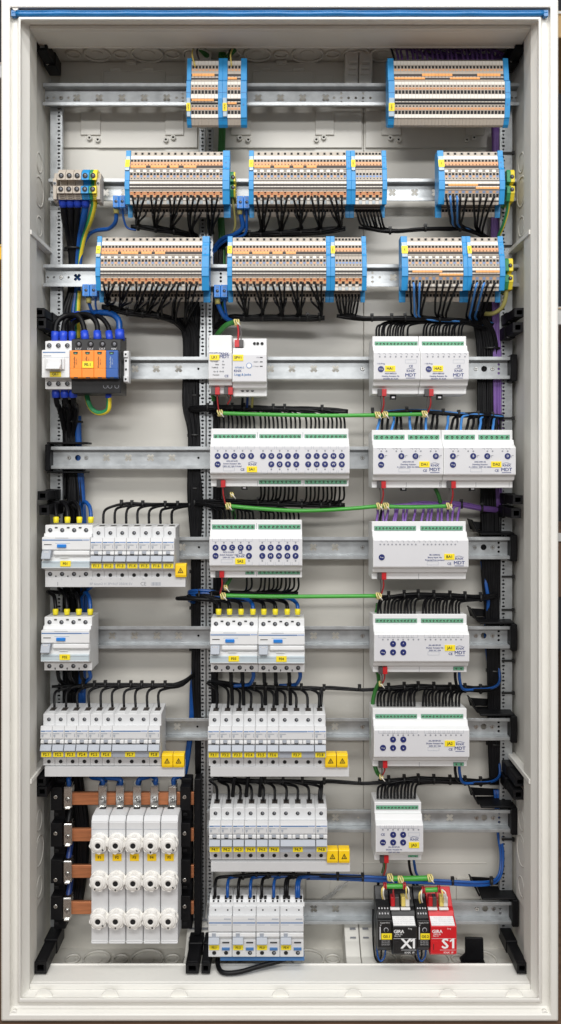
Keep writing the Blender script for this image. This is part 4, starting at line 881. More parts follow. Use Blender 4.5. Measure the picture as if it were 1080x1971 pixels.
marks(fl, at, XS, 1039.5, 'box'); marks(fl, at, XS, 1044.5, 'dot'); marks(fl, at, XS[4:], 1079.5, 'dot'); marks(fl, at, XS[4:], 1085, 'box'); seam(t, at, 494, 1007, 1020); seam(t, at, 494, 1096, 1109)
# line coupler and power supply
t, fl, at = actuator('LK1', 401, 446.5, 677, 'narrow line coupler tagged LK1 with a blank white upper half')
part('blank_cover', MB().box(.0004, W(446.5, 0, .055).x - W(401, 0, .055).x - .0004, .003, .018, jl(1219, .055)[1], jl(1187, .06)[1], 'device_white').mesh('blank_cover', .001), t)
tagged(fl, at, 'LK1', 413, 688, t, 19, 11); lettering(fl, at, 'KNX', 432.5, 681, 5); lettering(fl, at, 'MDT', 432, 686.5, 6.5); lettering(fl, at, 'SCN-LK001.02', 414, 679, 2.6); lettering(fl, at, 'CE', 436, 724, 4.6)
for s, px, py in (('Vorrang', 411, 695.5), ('Main', 418, 701.7), ('Sub', 430, 701.7), ('Traffic', 412, 707.5), ('Up', 413, 715), ('Dn', 425, 715), ('Function', 416, 721.5), ('Main', 412.6, 740), ('Prog', 424, 740), ('Sub', 437, 740)): lettering(fl, at, s, px, py, 2.6, 'print_black') if py < 730 else None
marks(fl, at, [418.5, 429.5], 695.5, 'dot'); marks(fl, at, [418.5, 429.5], 707.5, 'dot'); marks(fl, at, [418.5, 429.5], 715, 'dot')
t, fl, at = actuator('SPV1', 447, 513.5, 682, 'bus power supply tagged SPV1 with a red plug on its top')
tagged(fl, at, 'SPV1', 458.5, 688.5, t, 20, 12); lettering(fl, at, 'Lingg & Janke', 467, 721, 4.3, 'line_blue'); lettering(fl, at, 'KNX', 457.5, 714, 4.8); lettering(fl, at, 'NT640-2', 461, 707.5, 3.4, 'line_blue')
a = at(479.5, 703.5, .0547); part('status_ring', MB().ring((0, 0, 0), .0042, .0034, -.0004, 'y', 'mark_blue', 20).cyl((0, -.0001, 0), .0033, -.0002, 'y', 'device_white', 16), fl, a)
mb = MB()
for py in (688, 696.5, 705): q = at(503, py); mb.box(q[0] - .002, q[0] + .002, -.0006, -.0002, q[2] - .0007, q[2] + .0007, 'print_black')
part('status_lamps', mb, fl)
for s, px, py in (('ON', 496.5, 688), ('RESET', 493, 696.5), ('I > Imax', 492, 705)): lettering(fl, at, s, px, py, 2.5, 'print_grey')
for px in (490, 496, 504.5): screw_hole(t, *[u + v for u, v in zip(at(px, 661.5, .0728), (0, 0, 0))], .0024, False, 'test_point')
for px in (467, 476.5, 486): screw_hole(t, *at(px, 751, .0728), .0026, True)
# bus plugs
def plug(px, py, d, label, top=False, light=False):
    c = W(px, py, d); t = thing('bus_plug', label, 'connector', c, 'red and dark bus plugs')
    for nm, x0, x1, m in (('dark_half', -.0065, -.0004, 'plug_dark'), ('red_half', -.0002, .0065, 'plug_red')):
        if top: x0, x1 = (-x1, -x0)
        part(nm, cached((nm, top), lambda: MB().box(x0, x1, -.006, .008, -.006, .0045, m).box(x0 + .001, x1 - .001, -.0062, -.006, -.004, .002, m).mesh(nm, .0006)), t)
PL = [(734.8, 755, 'HA1'), (825, 755, 'HA2'), (733.7, 932, 'DA1'), (867.7, 932, 'DA2'), (734.4, 1107, 'BA1'), (736.5, 1288, 'JA1'), (736.5, 1468, 'JA2'), (739, 1650, 'JA3'), (426, 930, 'SA1'), (423.5, 1103, 'SA2')]
NAMES = {'HA1': 'heating actuator over the doubled wraps', 'HA2': 'heating actuator over the single wrap', 'DA1': 'dimming actuator under the paired wraps', 'DA2': 'dimming actuator beside the trunk', 'BA1': 'binary input module', 'JA1': 'upper wide shutter actuator', 'JA2': 'lower wide shutter actuator', 'JA3': 'narrow shutter actuator', 'SA1': 'widest switch actuator', 'SA2': 'medium switch actuator'}
for px, py, k in PL: plug(px, py, .073, 'red and dark bus plug under the ' + NAMES[k])
plug(415, 752, .070, 'red and dark bus plug under the line coupler with a straight red wire'); plug(440, 752, .070, 'red and dark bus plug under the line coupler beside the power supply')
plug(460.5, 661, .071, 'bright red and grey bus plug on top of the power supply', top=True)
# ------------------------------------------------------------------ main switch and surge arrester
org = W(80, 674, .055); t = thing('main_switch', 'light grey three pole main switch with a wide rocker, tagged Q0.1', 'switch', org); w = W(134, 0, .055).x - org.x
zz = lambda py, d=.055: W(540, py, d).z - org.z
part('housing', MB().prism([(.062, zz(655, .118)), (.018, zz(656.8, .073)), (.018, zz(673, .073)), (.0, zz(674)), (.0, zz(727)), (.018, zz(728, .073)), (.018, zz(749, .073)), (.062, zz(749, .073))], .0002, w - .0002, 'device_white').mesh('housing', .0007), t)
part('rating_plate', MB().box(.002, w * .85, -.0003, 0, zz(679), zz(677.3), 'line_blue').box(.003, w * .35, -.0003, 0, zz(685.5), zz(684), 'handle_grey').box(.001, w - .001, -.0002, .0002, zz(688), zz(687.4), 'handle_grey'), t)
part('rocker_frame', MB().box(.006, .0095, -.004, 0, zz(712), zz(689), 'device_white').box(w - .0105, w - .007, -.004, 0, zz(712), zz(689), 'device_white').mesh('rocker_frame', .001), t)
part('rocker', MB().prism([(0, zz(690.5)), (-.006, zz(691)), (-.007, zz(701)), (-.017, zz(711)), (-.017, zz(713)), (0, zz(713))], .0098, w - .0108, 'device_grey').mesh('rocker', .0008), t)
tag_part(t, 'Q0.1', w * .5, -.0003, zz(720.5), .0165, .0078)
for k in range(3): screw_hole(t, (k + .5) * w / 3 * .98, .0169, zz(665.5, .073), .0036); screw_hole(t, (k + .5) * w / 3 * .98, .0169, zz(738.8, .073), .0036)
org = W(134.6, 674, .055); t = thing('surge_arrester', 'black surge arrester with three orange inserts and one blue, tagged F0.1', 'surge arrester', org)
zz = lambda py, d=.055: W(540, py, d).z - org.z; wi = W(157.7, 0, .055).x - org.x; w = wi * 4
part('base', MB().prism([(.062, zz(650, .118)), (.016, zz(653, .071)), (.016, zz(674.5, .071)), (.010, zz(675, .065)), (.010, zz(727, .065)), (.014, zz(729, .069)), (.016, zz(757, .071)), (.062, zz(757, .071))], -.0015, w + .0015, 'module_black').mesh('base', .0007), t)
for k in range(4):
    m = 'spd_blue' if k == 3 else 'spd_orange'
    ins = part('insert', MB().prism([(.0095, zz(674.2)), (.001, zz(674.2)), (0, zz(676)), (0, zz(709)), (.0004, zz(709.6)), (0, zz(710.2)), (0, zz(726)), (.0016, zz(728)), (.0095, zz(728))], k * wi + .0002, (k + 1) * wi - .0002, m).mesh('insert', .0006), t)
    part('window', MB().prism_y([(k * wi + .0048, zz(677)), (k * wi + wi - .0058, zz(677)), (k * wi + wi - .0066, zz(682)), (k * wi + .0056, zz(682))], -.0004, 0, 'print_black').box(k * wi + .0068, k * wi + wi - .0078, -.0006, -.0004, zz(681), zz(679.5), 'pcb_green'), ins)
    text(ins, 'Weidmüller', (k * wi + wi * .38, -.0004, zz(697)), .0036, 'print_black' if k < 3 else 'clear_blue', -math.pi / 2)
    text(ins, 'VPU I 3+1', (k * wi + wi * .56, -.0004, zz(696)), .0022, 'print_black' if k < 3 else 'clear_blue', -math.pi / 2)
    part('latch', MB().box(k * wi + .006, k * wi + wi - .006, -.0004, .0002, zz(728.2), zz(725.8), 'print_black'), ins)
    screw_hole(t, k * wi + wi * .52, .0154, zz(662.5, .071), .0042, True, 'terminal_screw', 'plastic_black'); text(t, ('L1/L1\'', 'L2/L2\'', 'L3/L3\'', 'N/N\'')[k], (k * wi + wi * .5, .0157, zz(671.5, .071)), .0038, 'print_white')
tag_part(t, 'F0.1', wi * 1.5, -.0003, zz(702), .0165, .0098)
for px in (203, 212, 225): q = W(px, 743.5, .0705) - org; part('earth_screw', MB().ring((0, 0, 0), .0034, .0027, -.0006, 'y', 'print_grey', 12), t, q)
org = W(239, 706, .080); mb = MB().box(0, .007, 0, .016, -.024, .024, 'device_white'); mb.box(-.0003, .006, -.003, 0, -.023, -.014, 'device_white').box(-.0003, .006, -.003, 0, .014, .023, 'device_white')
t = thing('end_clamp', 'small white end clamp beside the blue insert of the surge arrester', 'end clamp', org); part('clamp_body', mb.mesh('clamp_body', .0006), t)
for k, z in enumerate((-.019, -.004, .009, .0185)): part('slot', MB().box(.0015, .0042, -.0034 if abs(z) > .012 else -.0004, -.0001, z - .0015, z + .0015, 'hole_black'), t)
# ------------------------------------------------------------------ feed terminals and small clamps
TP = [(345 - 20, .088), (331, .080), (345, .077), (345.6, .092), (356.4, .092), (357, .075), (371, .075), (371.5, .080), (383, .084), (384, .1)]
fx = [110, 125.4, 140.8, 156.2, 171.4, 186.4]
for k in range(5):
    x0 = W(fx[k], 0, .078).x; x1 = W(fx[k + 1], 0, .078).x; org = Vector((x0, .078, W(540, 357, .075).z)); pr = front_profile(TP, (357, .078)); w = x1 - x0
    lb = ['grey feed terminal at the outer end of the block', 'grey feed terminal between two grey ones', 'grey feed terminal beside the blue one', 'bright blue neutral feed terminal', 'green and yellow earth feed terminal with a wide wire'][k]
    t = thing('feed_terminal', lb, 'terminal', org, 'five pole feed terminals'); prof = [(.044, pr[0][1])] + pr + [(.044, pr[-1][1])]
    if k == 4: part('body', MB().prism(prof, .0002, w * .42, 'pe_green').mesh('body', .0006), t); part('yellow_half', MB().prism(prof, w * .42, w - .0002, 'pe_yellow').mesh('yellow_half', .0006), t)
    else: part('body', MB().prism(prof, .0002, w - .0002, 'beige' if k < 3 else 'plate_blue').mesh('body', .0006), t)
    for py, d in ((338, .0775), (364, .0748)): q = W(540, py, d); screw_hole(t, w * .52, d - .078 - .0003, q.z - org.z, .0034, True, 'terminal_screw', 'slot_dark')
    m2 = MB()
    for j in range(3): m2.box(w * .3, w * .85, .0022 + j * .0012, .006, W(540, 374.6 + j * 3.2, .081).z - org.z, W(540, 373.8 + j * 3.2, .081).z - org.z, 'slot_dark')
    part('vent_slots', m2, t)
def end_stop(px, pyc, label, d=.085):
    c = W(px, pyc, d); t = thing('end_stop', label, 'end stop', c); part('body', MB().box(-.003, .003, .004, .022, -.024, .020, 'pe_yellow' if 'yellow' in label else 'beige').box(-.0028, .0028, -.003, .0039, -.022, .010, 'pe_yellow' if 'yellow' in label else 'beige').mesh('body', .0006), t); screw_hole(t, 0, -.0033, .002, .0022)
end_stop(106.5, 357, 'beige end stop at the outer side of the grey feed terminals'); end_stop(190, 357, 'beige end stop beside the earth feed terminal')
def pair_clamp(px0, px1, py0, py1, where):
    xm = (px0 + px1) / 2
    for k, (a, b) in enumerate(((px0, xm), (xm, px1))):
        p = W(a, py1, .085); q = W(b, py0, .085); w = q.x - p.x; h = q.z - p.z
        t = thing('blue_clamp', ('blue neutral clamp with the thicker wire ' if k == 0 else 'blue neutral clamp with the thinner wire ') + where, 'clamp', p, 'paired blue neutral clamps')
        part('body', MB().box(.0002, w - .0002, 0, .035, 0, h, 'clamp_blue').mesh('body', .0007), t)
        part('slot', MB().box(w * .3, w * .75, -.0003, .0002, h * .72, h * .92, 'line_blue'), t); part('slot', MB().box(w * .3, w * .75, -.0003, .0002, h * .1, h * .28, 'line_blue'), t); screw_hole(t, w * .52, -.0002, h * .5, .0022, True, 'terminal_screw', 'line_blue')
pair_clamp(217, 241, 376, 399, 'beside the feed terminals'); pair_clamp(456, 481, 377, 401, 'between the two long upper strips'); pair_clamp(158, 187, 547, 570, 'above the main switch'); pair_clamp(411.5, 438, 548, 572, 'above the line coupler')
def earth_clamp(px0, px1, pyt, pyb, label, split=.5):
    p = W(px0, pyb, .080); q = W(px1, pyt, .080); w = q.x - p.x; h = q.z - p.z; t = thing('earth_clamp', label, 'clamp', p, 'green and yellow earth clamps')
    for nm, a, b, m in (('green_half', .0001, w * split, 'pe_green'), ('yellow_half', w * split, w - .0001, 'pe_yellow')):
        part(nm, MB().prism([(.04, 0), (.006, 0), (.001, h * .2), (0, h * .22), (0, h * .45), (.010, h * .47), (.010, h * .56), (0, h * .58), (.001, h * .92), (.004, h), (.04, h)], a, b, m).mesh(nm, .0005), t)
    screw_hole(t, w * .62, -.0003, h * .34, .0026, True, 'terminal_screw', 'slot_dark'); screw_hole(t, w * .62, .0002, h * .75, .0026, True, 'terminal_screw', 'slot_dark')
earth_clamp(441, 453, 329, 377, 'slim green and yellow earth clamp beside the strip tagged 1', .72); earth_clamp(976, 991.5, 325, 385, 'green and yellow earth clamp beside the strip tagged UA1'); earth_clamp(972, 988.5, 496, 556, 'green and yellow earth clamp beside the strip tagged UA3')
# ------------------------------------------------------------------ fuse blocks and copper bars
def copper(py, label, x0=100, x1=373):
    c = W(x0, py, .112); e = W(x1, py, .112); h = 24 * sc(.112) / 2
    solo('copper_bar', MB().box(0, e.x - c.x, 0, .006, -h, h, 'copper').mesh('copper_bar', .0005), label, 'copper bar', c, 'copper busbars')
for py, nm in ((1537.5, 'topmost copper bar with six steel clamps'), (1607.5, 'second copper bar down, half hidden by the fuse blocks'), (1678, 'third copper bar down, half hidden by the fuse blocks'), (1748, 'lowest copper bar, half hidden by the fuse blocks')): copper(py, nm)
for x0, x1, lb in ((97, 120, 'black busbar holder beside the cabinet wall'), (346, 367, 'black busbar holder beside the fuse blocks')):
    p = W(x0, 1802, .100); q = W(x1, 1508, .100); t = thing('busbar_holder', lb, 'holder', p, 'black holders of the copper bars'); w = q.x - p.x; h = q.z - p.z
    part('post', MB().box(0, w, .0195, .04, 0, h, 'plastic_black').mesh('post', .001), t)
    for k in range(4):
        z = W(540, (1537.5, 1607.5, 1678, 1748)[k], .1).z - p.z; part('saddle', MB().box(.0005, w - .0005, 0, .0190, z - .018, z + .018, 'plastic_black').box(w * .3, w * .7, -.0008, 0, z - .026, z - .022, 'plastic_black').mesh('saddle', .001), t); part('screw', screw_mesh(.0034), t, (w * .45, -.0003, z + (.003 if k != 2 else -.012)))
p = W(374, 1800, .118); q = W(387, 1500, .118); solo('partition', MB().box(0, q.x - p.x, 0, .04, 0, q.z - p.z, 'plastic_black').mesh('partition', .001), 'tall black partition between the fuse blocks and the breaker rows', 'partition', p)
CLX = [(130.5, 1536, 'steel clamp on the topmost copper bar standing apart by the holder')] + [(x, 1534, lb) for x, lb in zip((197, 230.5, 263.5, 297, 332), ('above fuse block F1', 'above fuse block F2', 'above fuse block F3', 'above fuse block F4', 'above fuse block F5'))]
CLX = [(x, y, lb if 'apart' in lb else 'small steel busbar clamp ' + lb) for x, y, lb in CLX] + [(130.5, 1607.5, 'steel clamp alone on the second copper bar'), (130, 1679, 'steel clamp alone on the third copper bar'), (129, 1750, 'steel clamp alone on the lowest copper bar')]
for px, py, lb in CLX:
    c = W(px, py, .104); t = thing('busbar_clamp', lb, 'clamp', c, 'steel clamps on the copper bars')
    part('bracket', cached('bclamp', lambda: MB().box(-.0062, .0062, 0, .0015, -.0155, .0155, 'steel_bright').box(-.0062, -.005, .0016, .016, -.0155, .0155, 'steel_bright').box(.005, .0062, .0016, .016, -.0155, .0155, 'steel_bright').box(-.004, .004, -.004, 0, -.0165, -.0145, 'steel_bright').prism([(0, .0155), (.012, .020), (.012, .0215), (0, .017)], -.006, .006, 'steel_bright').mesh('bracket', .0005)), t)
    part('screw', screw_mesh(.0042), t, (0, -.0003, -.003))
FX = [(175.5, 208.6), (209.4, 241.6), (242.6, 275.2), (276, 308.6), (309.4, 342.6)]
for k, (a, b) in enumerate(FX):
    org = W(a, 1582, .060); w = W(b, 0, .060).x - org.x; zz = lambda py, d: W(540, py, d).z - org.z
    lb = ['fuse block nearest the cabinet wall tagged F1', 'fuse block between F1 and the middle one, tagged F2', 'middle fuse block of five tagged F3', 'fuse block between the middle one and F5, tagged F4', 'fuse block beside the black partition tagged F5'][k]
    t = thing('fuse_block', lb, 'fuse block', org, 'white three pole fuse blocks')
    prof = [(.048, zz(1555, .108)), (.034, zz(1554, .094)), (.016, zz(1564, .076)), (.006, zz(1570, .066)), (.0, zz(1582, .060)), (.0, zz(1812, .058)), (-.0012, zz(1814, .058)), (-.0012, zz(1818, .058)), (.048, zz(1818, .058))]
    part('housing', MB().prism(prof, .0003, w - .0003, 'device_grey').mesh('housing', .0012, 2), t)
    part('top_slot', MB().box(w * .25, w * .62, .028, .034, zz(1557.5, .09), zz(1555, .09), 'hole_black'), t)
    mb = MB().box(.0008, w - .0008, -.0003, .0002, zz(1596.5, .06), zz(1595.8, .06), 'handle_grey'); part('mould_line', mb, t)
    for r_, py in enumerate((1620.5, 1692.5, 1765)):
        def cap():
            mb = MB().cyl((0, .001, 0), .0142, -.004, 'y', 'cap_ceramic', 28, r2=.0138); n = 48; pts = []
            prof = []
            for i in range(n):
                a_ = 2 * math.pi * i / n; rr = .0128 + .0009 * math.cos(8 * a_); prof.append((rr * math.cos(a_), rr * math.sin(a_)))
            mb.prism_y(prof, -.0115, -.0031, 'cap_ceramic'); mb.cyl((0, -.0116, 0), .0116, -.0016, 'y', 'cap_ceramic', 24, r2=.0095); mb.ring((0, -.0133, 0), .0078, .0043, -.0010, 'y', 'cap_ceramic', 20); mb.cyl((0, -.0131, 0), .0043, -.0006, 'y', 'hole_black', 16)
            mb.prism_y([(-.0016, -.0108), (.0016, -.0108), (.0009, -.0058), (-.0009, -.0058)], -.0139, -.0128, 'hole_black')
            return mb.mesh('fuse_cap', .0006)
        o = part('fuse_cap', cached('fcap', cap), t, (w * .5, 0, zz(py, .060))); o.rotation_euler = (0, (RND.choice((0, -.7, -.9, .5, -.3))), 0)
    tag_part(t, 'F%d' % (k + 1), w * .5, -.0003, zz(1650, .06), .0135, .0105, 'cap_yellow', size=.0055)
# ------------------------------------------------------------------ red and black gateway modules
def module(px0, px1, kind, label, name, cat):
    org = W(px0, 1783, .055); w = W(px1, 0, .055).x - org.x; zz = lambda py, d: W(540, py, d).z - org.z
    bc = 'module_red' if kind == 'S1' else 'module_black'; t = thing(name, label, cat, org, None)
    if kind == 'R':
        prof = [(.062, zz(1704, .117)), (.052, zz(1704, .107)), (.040, zz(1730, .095)), (.022, zz(1752, .077)), (.012, zz(1768, .067)), (.004, zz(1772, .059)), (.004, zz(1824, .059)), (.016, zz(1829, .071)), (.062, zz(1829, .071))]
        part('housing', MB().prism(prof, .0003, w - .0003, bc).mesh('housing', .0007), t)
        mb = MB()
        for r_ in range(2):
            for k in range(4): mb.cyl((w * (.2 + .2 * k), .024 - r_ * .006, zz(1748 + r_ * 6, .078)), .0011, -.002, 'y', 'label_grey', 8)
        part('sockets', mb, t); text(t, 'Supply 0.5 A', (w * .5, .0036, zz(1776, .059)), .0028, 'print_white'); text(t, 'V', (w * .2, .0036, zz(1781, .059)), .004, 'print_white')
        part('dial', MB().ring((w * .58, .0036, zz(1789.5, .059)), .0034, .0028, -.0005, 'y', 'label_grey', 18).cyl((w * .58, .0036, zz(1790, .059)), .0027, -.001, 'y', 'hole_black', 14), t)
        for i in range(3): text(t, '24V DC 0.5A', (w * .55, .0036, zz(1811 + i * 3.6, .059)), .0022, 'label_grey')
        part('side_print', MB().box(w * .13, w * .2, .0033, .004, zz(1808, .059), zz(1784, .059), 'label_grey'), t)
        return t, org, w, zz
    prof = [(.062, zz(1706, .117)), (.052, zz(1706, .107)), (.030, zz(1744, .085)), (.022, zz(1752, .077)), (.018, zz(1762, .073)), (.0, zz(1783, .055)), (.0, zz(1836, .055)), (.010, zz(1837.5, .065)), (.062, zz(1837.5, .065))]
    part('housing', MB().prism(prof, .0003, w - .0003, bc).mesh('housing', .0008), t)
    a0 = (.0175, zz(1763.5, .0725)); a1 = (.0010, zz(1782, .056))
    lab = part('paper_label', MB().prism([(a0[0], a0[1] + .0003), (a0[0] - .0006, a0[1] + .0006), (a1[0] - .0006, a1[1] + .0006), (a1[0], a1[1] + .0003)], w * .04, w * .93, 'print_white'), t)
    for i in range(4):
        f = .2 + i * .2; y = a0[0] + (a1[0] - a0[0]) * f - .0009; z = a0[1] + (a1[1] - a0[1]) * f + .0008
        o = part('lettering', text_mesh('Order 01  DC 24-30 V  KNX TP' if i else 'Made in Germany  CE', 'print_grey'), lab, (w * .48, y, z)); o.scale = (.0026, 1, .0026); o.rotation_euler = (.74, 0, 0)
    text(t, 'GIRA', (w * .25, -.0003, zz(1793, .055)), .0068, 'print_white', 0, 1.0, .03); text(t, '2096 00' if kind == 'X1' else '2089 00', (w * .24, -.0003, zz(1798.5, .055)), .0034, 'print_white'); text(t, 'Gira ' + kind, (w * .2, -.0003, zz(1801.8, .055)), .003, 'print_white')
    text(t, kind[0], (w * .55, -.0003, zz(1817, .055)), .0205, 'print_white', 0, 1.1, .035)
    xc, zl, H = w * .82, zz(1825.2, .055), .0145
    part('numeral', MB().prism_y([(xc - .0002, zl), (xc + .0030, zl), (xc + .0030, zl + H), (xc + .0006, zl + H), (xc - .0036, zl + H * .80), (xc - .0036, zl + H * .64), (xc - .0002, zl + H * .76)], -.0004, 0, 'print_white'), t)
    text(t, 'Prog', (w * .70, -.0003, zz(1787.5, .055)), .003, 'print_white'); text(t, 'KNX  IP', (w * .68, -.0003, zz(1833.5, .055)), .0042, 'print_white')
    part('print_line', MB().box(w * .04, w * .95, -.0003, 0, zz(1806.8, .055), zz(1806.3, .055), 'label_grey').box(w * .35, w * .95, -.0003, 0, zz(1828.8, .055), zz(1828.3, .055), 'label_grey'), t)
    part('card_door', MB().box(w * .07, w * .25, -.0005, 0, zz(1830, .055), zz(1812, .055), bc).box(w * .1, w * .13, -.0007, -.0005, zz(1828, .055), zz(1816, .055), 'hole_black').mesh('card_door', .0003), t)
    return t, org, w, zz
rel1 = module(727.8, 755.4, 'R', 'black relay module tagged G0.1 at the end of the rail group', 'relay_module', 'module'); x1m = module(755.8, 803.5, 'X1', 'black gateway module marked X1', 'gateway_module', 'module')
rel2 = module(803.9, 828.5, 'R', 'black relay module tagged G0.2 between the X1 and the red module', 'relay_module', 'module'); s1m = module(828.9, 879.6, 'S1', 'bright red gateway module marked S1', 'gateway_module', 'module')
for (t, org, w, zz), s in ((rel1, 'G0.1'), (rel2, 'G0.2')): tag_part(t, s, w * .62, .0036, zz(1802, .059), w * .74, .009)
for (t, org, w, zz), nm in ((x1m, 'X1'), (s1m, 'red')):
    for k, (f, ms) in enumerate(((.17, ('plug_red', 'plug_dark')), (.60, ('wire_yellow', 'wire_white')))):
        mb_c = org + Vector((w * f, .020, zz(1737.5, .075))); tt = thing('bus_plug', ('red and grey plug ' if k == 0 else 'yellow and white plug ') + 'on the %s gateway module' % nm, 'connector', mb_c, 'plugs of the gateway modules')
        for j, m in enumerate(ms): part('half', MB().box(-.006 + j * .0062, j * .0062, 0, .012, -.006, .008, m).mesh('half', .0006), tt)
        part('lever', MB().box(-.007, .007, -.002, .003, -.0105, -.0075, 'print_white').mesh('lever', .0004), tt)
# ------------------------------------------------------------------ wiring
def path_at(path, x):
    for a, b in zip(path, path[1:]):
        lo, hi = min(a[0], b[0]), max(a[0], b[0])
        if lo <= x <= hi:
            f = (x - a[0]) / (b[0] - a[0]) if b[0] != a[0] else 0
            return a[1] + (b[1] - a[1]) * f, a[2] + (b[2] - a[2]) * f
    e = min(path, key=lambda p: abs(p[0] - x)); return e[1], e[2]
def follow(path, x, oy, od, step=26):     # nodes of the bundle after x, towards the end of the path
    sgn = 1 if path[-1][0] > path[0][0] else -1; out = []; xx = x
    while (path[-1][0] - xx) * sgn > step * 1.2:
        xx += sgn * step; y, d = path_at(path, xx); out.append((xx, y + oy + RND.uniform(-.5, .5), d + od))
    out.append((path[-1][0], path[-1][1] + oy, path[-1][2] + od)); return out
def disc(rpx, d):
    a = RND.uniform(0, 6.28); r = math.sqrt(RND.random()); return r * rpx * math.sin(a), r * rpx * sc(d) * math.cos(a)
BLK = 'wire_black'
TANGLE = MB()
def drop(x, y, d, path, rpx, r, m, label, group, gx=None, bulge=None, sag=0.55, into=None, fx=.7):
    """one wire from a clamp at (x, y, d) into a bundle path and along it"""
    sgn = 1 if path[-1][0] > path[0][0] else -1
    gx = x if gx is None else gx; yb, db = path_at(path, gx); oy, od = disc(rpx, db); dirn = 1 if yb > y else -1
    pts = [(x, y, d)]
    if bulge: pts.append((x + (gx - x) * .15 + RND.uniform(-.8, .8), y + dirn * bulge[0], d - bulge[1]))
    ym = y + (yb - y) * sag; pts.append((x + (gx - x) * fx + RND.uniform(-1.5, 1.5), ym, (d + db) / 2 - (bulge[1] * .5 if bulge else 0)))
    pts.append((gx + sgn * 3 + RND.uniform(-1, 1), yb + oy - dirn * 4, db + od)); pts += follow(path, gx + sgn * 6, oy, od)
    P = []
    for p in pts:
        if not P or (sgn * (p[0] - P[-1][0]) > -20): P.append(p)
    return wire(P, r, m, label, group, k=4, n=6, into=into)
def ties(path, xs, rpx, where, group):
    for x in xs:
        y, d = path_at(path, x); tie(x, y, d, rpx, 'black cable tie around the wires ' + where, group, 'x')
# --- wires under the long terminal strips
def strip_wires(x0, x1, y, ylow, centres, path, where, per=(3, 3)):
    n = len(centres); lab = 'thin black wire hanging from the ' + where; grp = 'wires of the ' + where
    for k, gx in enumerate(centres):
        lo = x0 + (x1 - x0) * k / n; hi = x0 + (x1 - x0) * (k + 1) / n
        for i in range(per[0]): drop(lo + (hi - lo) * (i + .35) / per[0], y, .064, path, 4.5, .00165, BLK, lab, grp, gx + RND.uniform(-3, 3), (9, .010), .62)
        for i in range(per[1]): drop(lo + (hi - lo) * (i + .6) / per[1], ylow, .078, path, 4.5, .00165, BLK, lab, grp, gx + RND.uniform(-4, 4), (8, .008), .6, TANGLE)
pa = [(252, 436, .10), (290, 440, .10), (340, 446, .115), (380, 456, .150)]
strip_wires(251, 427, 378, 407, (264, 299, 332, 366, 405), pa, 'upper long strip beside the feed terminals'); ties(pa, (266, 300, 335, 366), 6, 'under the upper long strip beside the feed terminals', 'cable ties under the terminal strips')
pb = [(665, 440, .10), (600, 447, .105), (520, 450, .11), (455, 455, .125), (420, 478, .150)]
strip_wires(490, 666, 378, 407, (505, 540, 580, 617, 655), pb, 'upper long strip joined to a short one'); ties(pb, (502, 541, 579, 617, 480), 6, 'under the upper long strip joined to a short one', 'cable ties under the terminal strips')
pc = [(690, 438, .10), (745, 446, .10), (820, 440, .105), (900, 440, .12), (950, 465, .150)]
for i in range(8): drop(687 + i * 6.3, 404, .086, pc, 3, .0016, BLK, 'thin black wire from the upper short strip of eight', 'wires of the upper short strip', 696 + i * 6.5, (9, .004), .7)
ties(pc, (751, 819, 886), 5, 'running from the upper short strip', 'cable ties under the terminal strips')
for i, (x, m, gx) in enumerate(((859, 0, 868), (867, 1, 872), (873, 0, 876), (879.5, 1, 880), (886, 0, 884), (899, 0, 886), (912, 0, 914), (925, 0, 918), (938, 0, 922), (952, 0, 927))):
    drop(x, 378, .062, [(860, 438, .10), (900, 440, .12), (950, 465, .15)], 3, .0018, 'wire_lightblue' if m else BLK, 'light blue wire from the upper strip of sixteen' if m else 'black wire from the upper strip of sixteen', 'wires of the upper strip of sixteen', gx, (8, .010), .62)
pd = [(196, 590, .10), (250, 602, .10), (310, 608, .11), (345, 620, .13), (368, 650, .152)]
strip_wires(195, 387, 544.5, 574, (207, 232, 262, 284, 306, 355), pd, 'lower long strip above the surge arrester'); ties(pd, (212, 245, 275, 305), 7, 'under the lower long strip above the surge arrester', 'cable ties under the terminal strips')
pe = [(625, 612, .10), (560, 612, .105), (480, 612, .11), (440, 612, .12), (412, 630, .148)]
strip_wires(449, 627, 544.5, 574, (474, 506, 543, 576, 617), pe, 'lower long strip above the line coupler'); ties(pe, (470, 506, 541, 577, 592, 615), 6, 'under the lower long strip above the line coupler', 'cable ties under the terminal strips')
pf = [(648, 608, .10), (700, 613, .10), (790, 612, .10), (880, 616, .115), (955, 625, .150)]
for i in range(8): drop(647 + i * 6.3, 571, .086, pf, 3, .0016, BLK, 'thin black wire from the lower short strip of eight', 'wires of the lower short strip', 655 + i * 4, (9, .004), .7)
for i, (x, m, gx) in enumerate(((788.5, 0, 792), (796, 1, 798), (801.5, 0, 803), (808, 1, 804), (815, 0, 807), (828, 0, 810), (841, 0, 838), (855, 0, 843), (868, 0, 850), (882, 0, 856), (911, 0, 896), (919, 1, 902), (926, 0, 908), (933, 1, 914), (940, 0, 920), (953, 0, 926))):
    drop(x, 545, .062, pf, 3, .0018, 'wire_lightblue' if m else BLK, 'light blue wire from the lower strips above the heating actuators' if m else 'black wire from the lower strips above the heating actuators', 'wires of the lower strips above the heating actuators', gx, (8, .010), .62)
ties(pf, (716, 754, 780, 846, 903, 940), 5.5, 'above the heating actuators', 'cable ties on the right hand bundles')
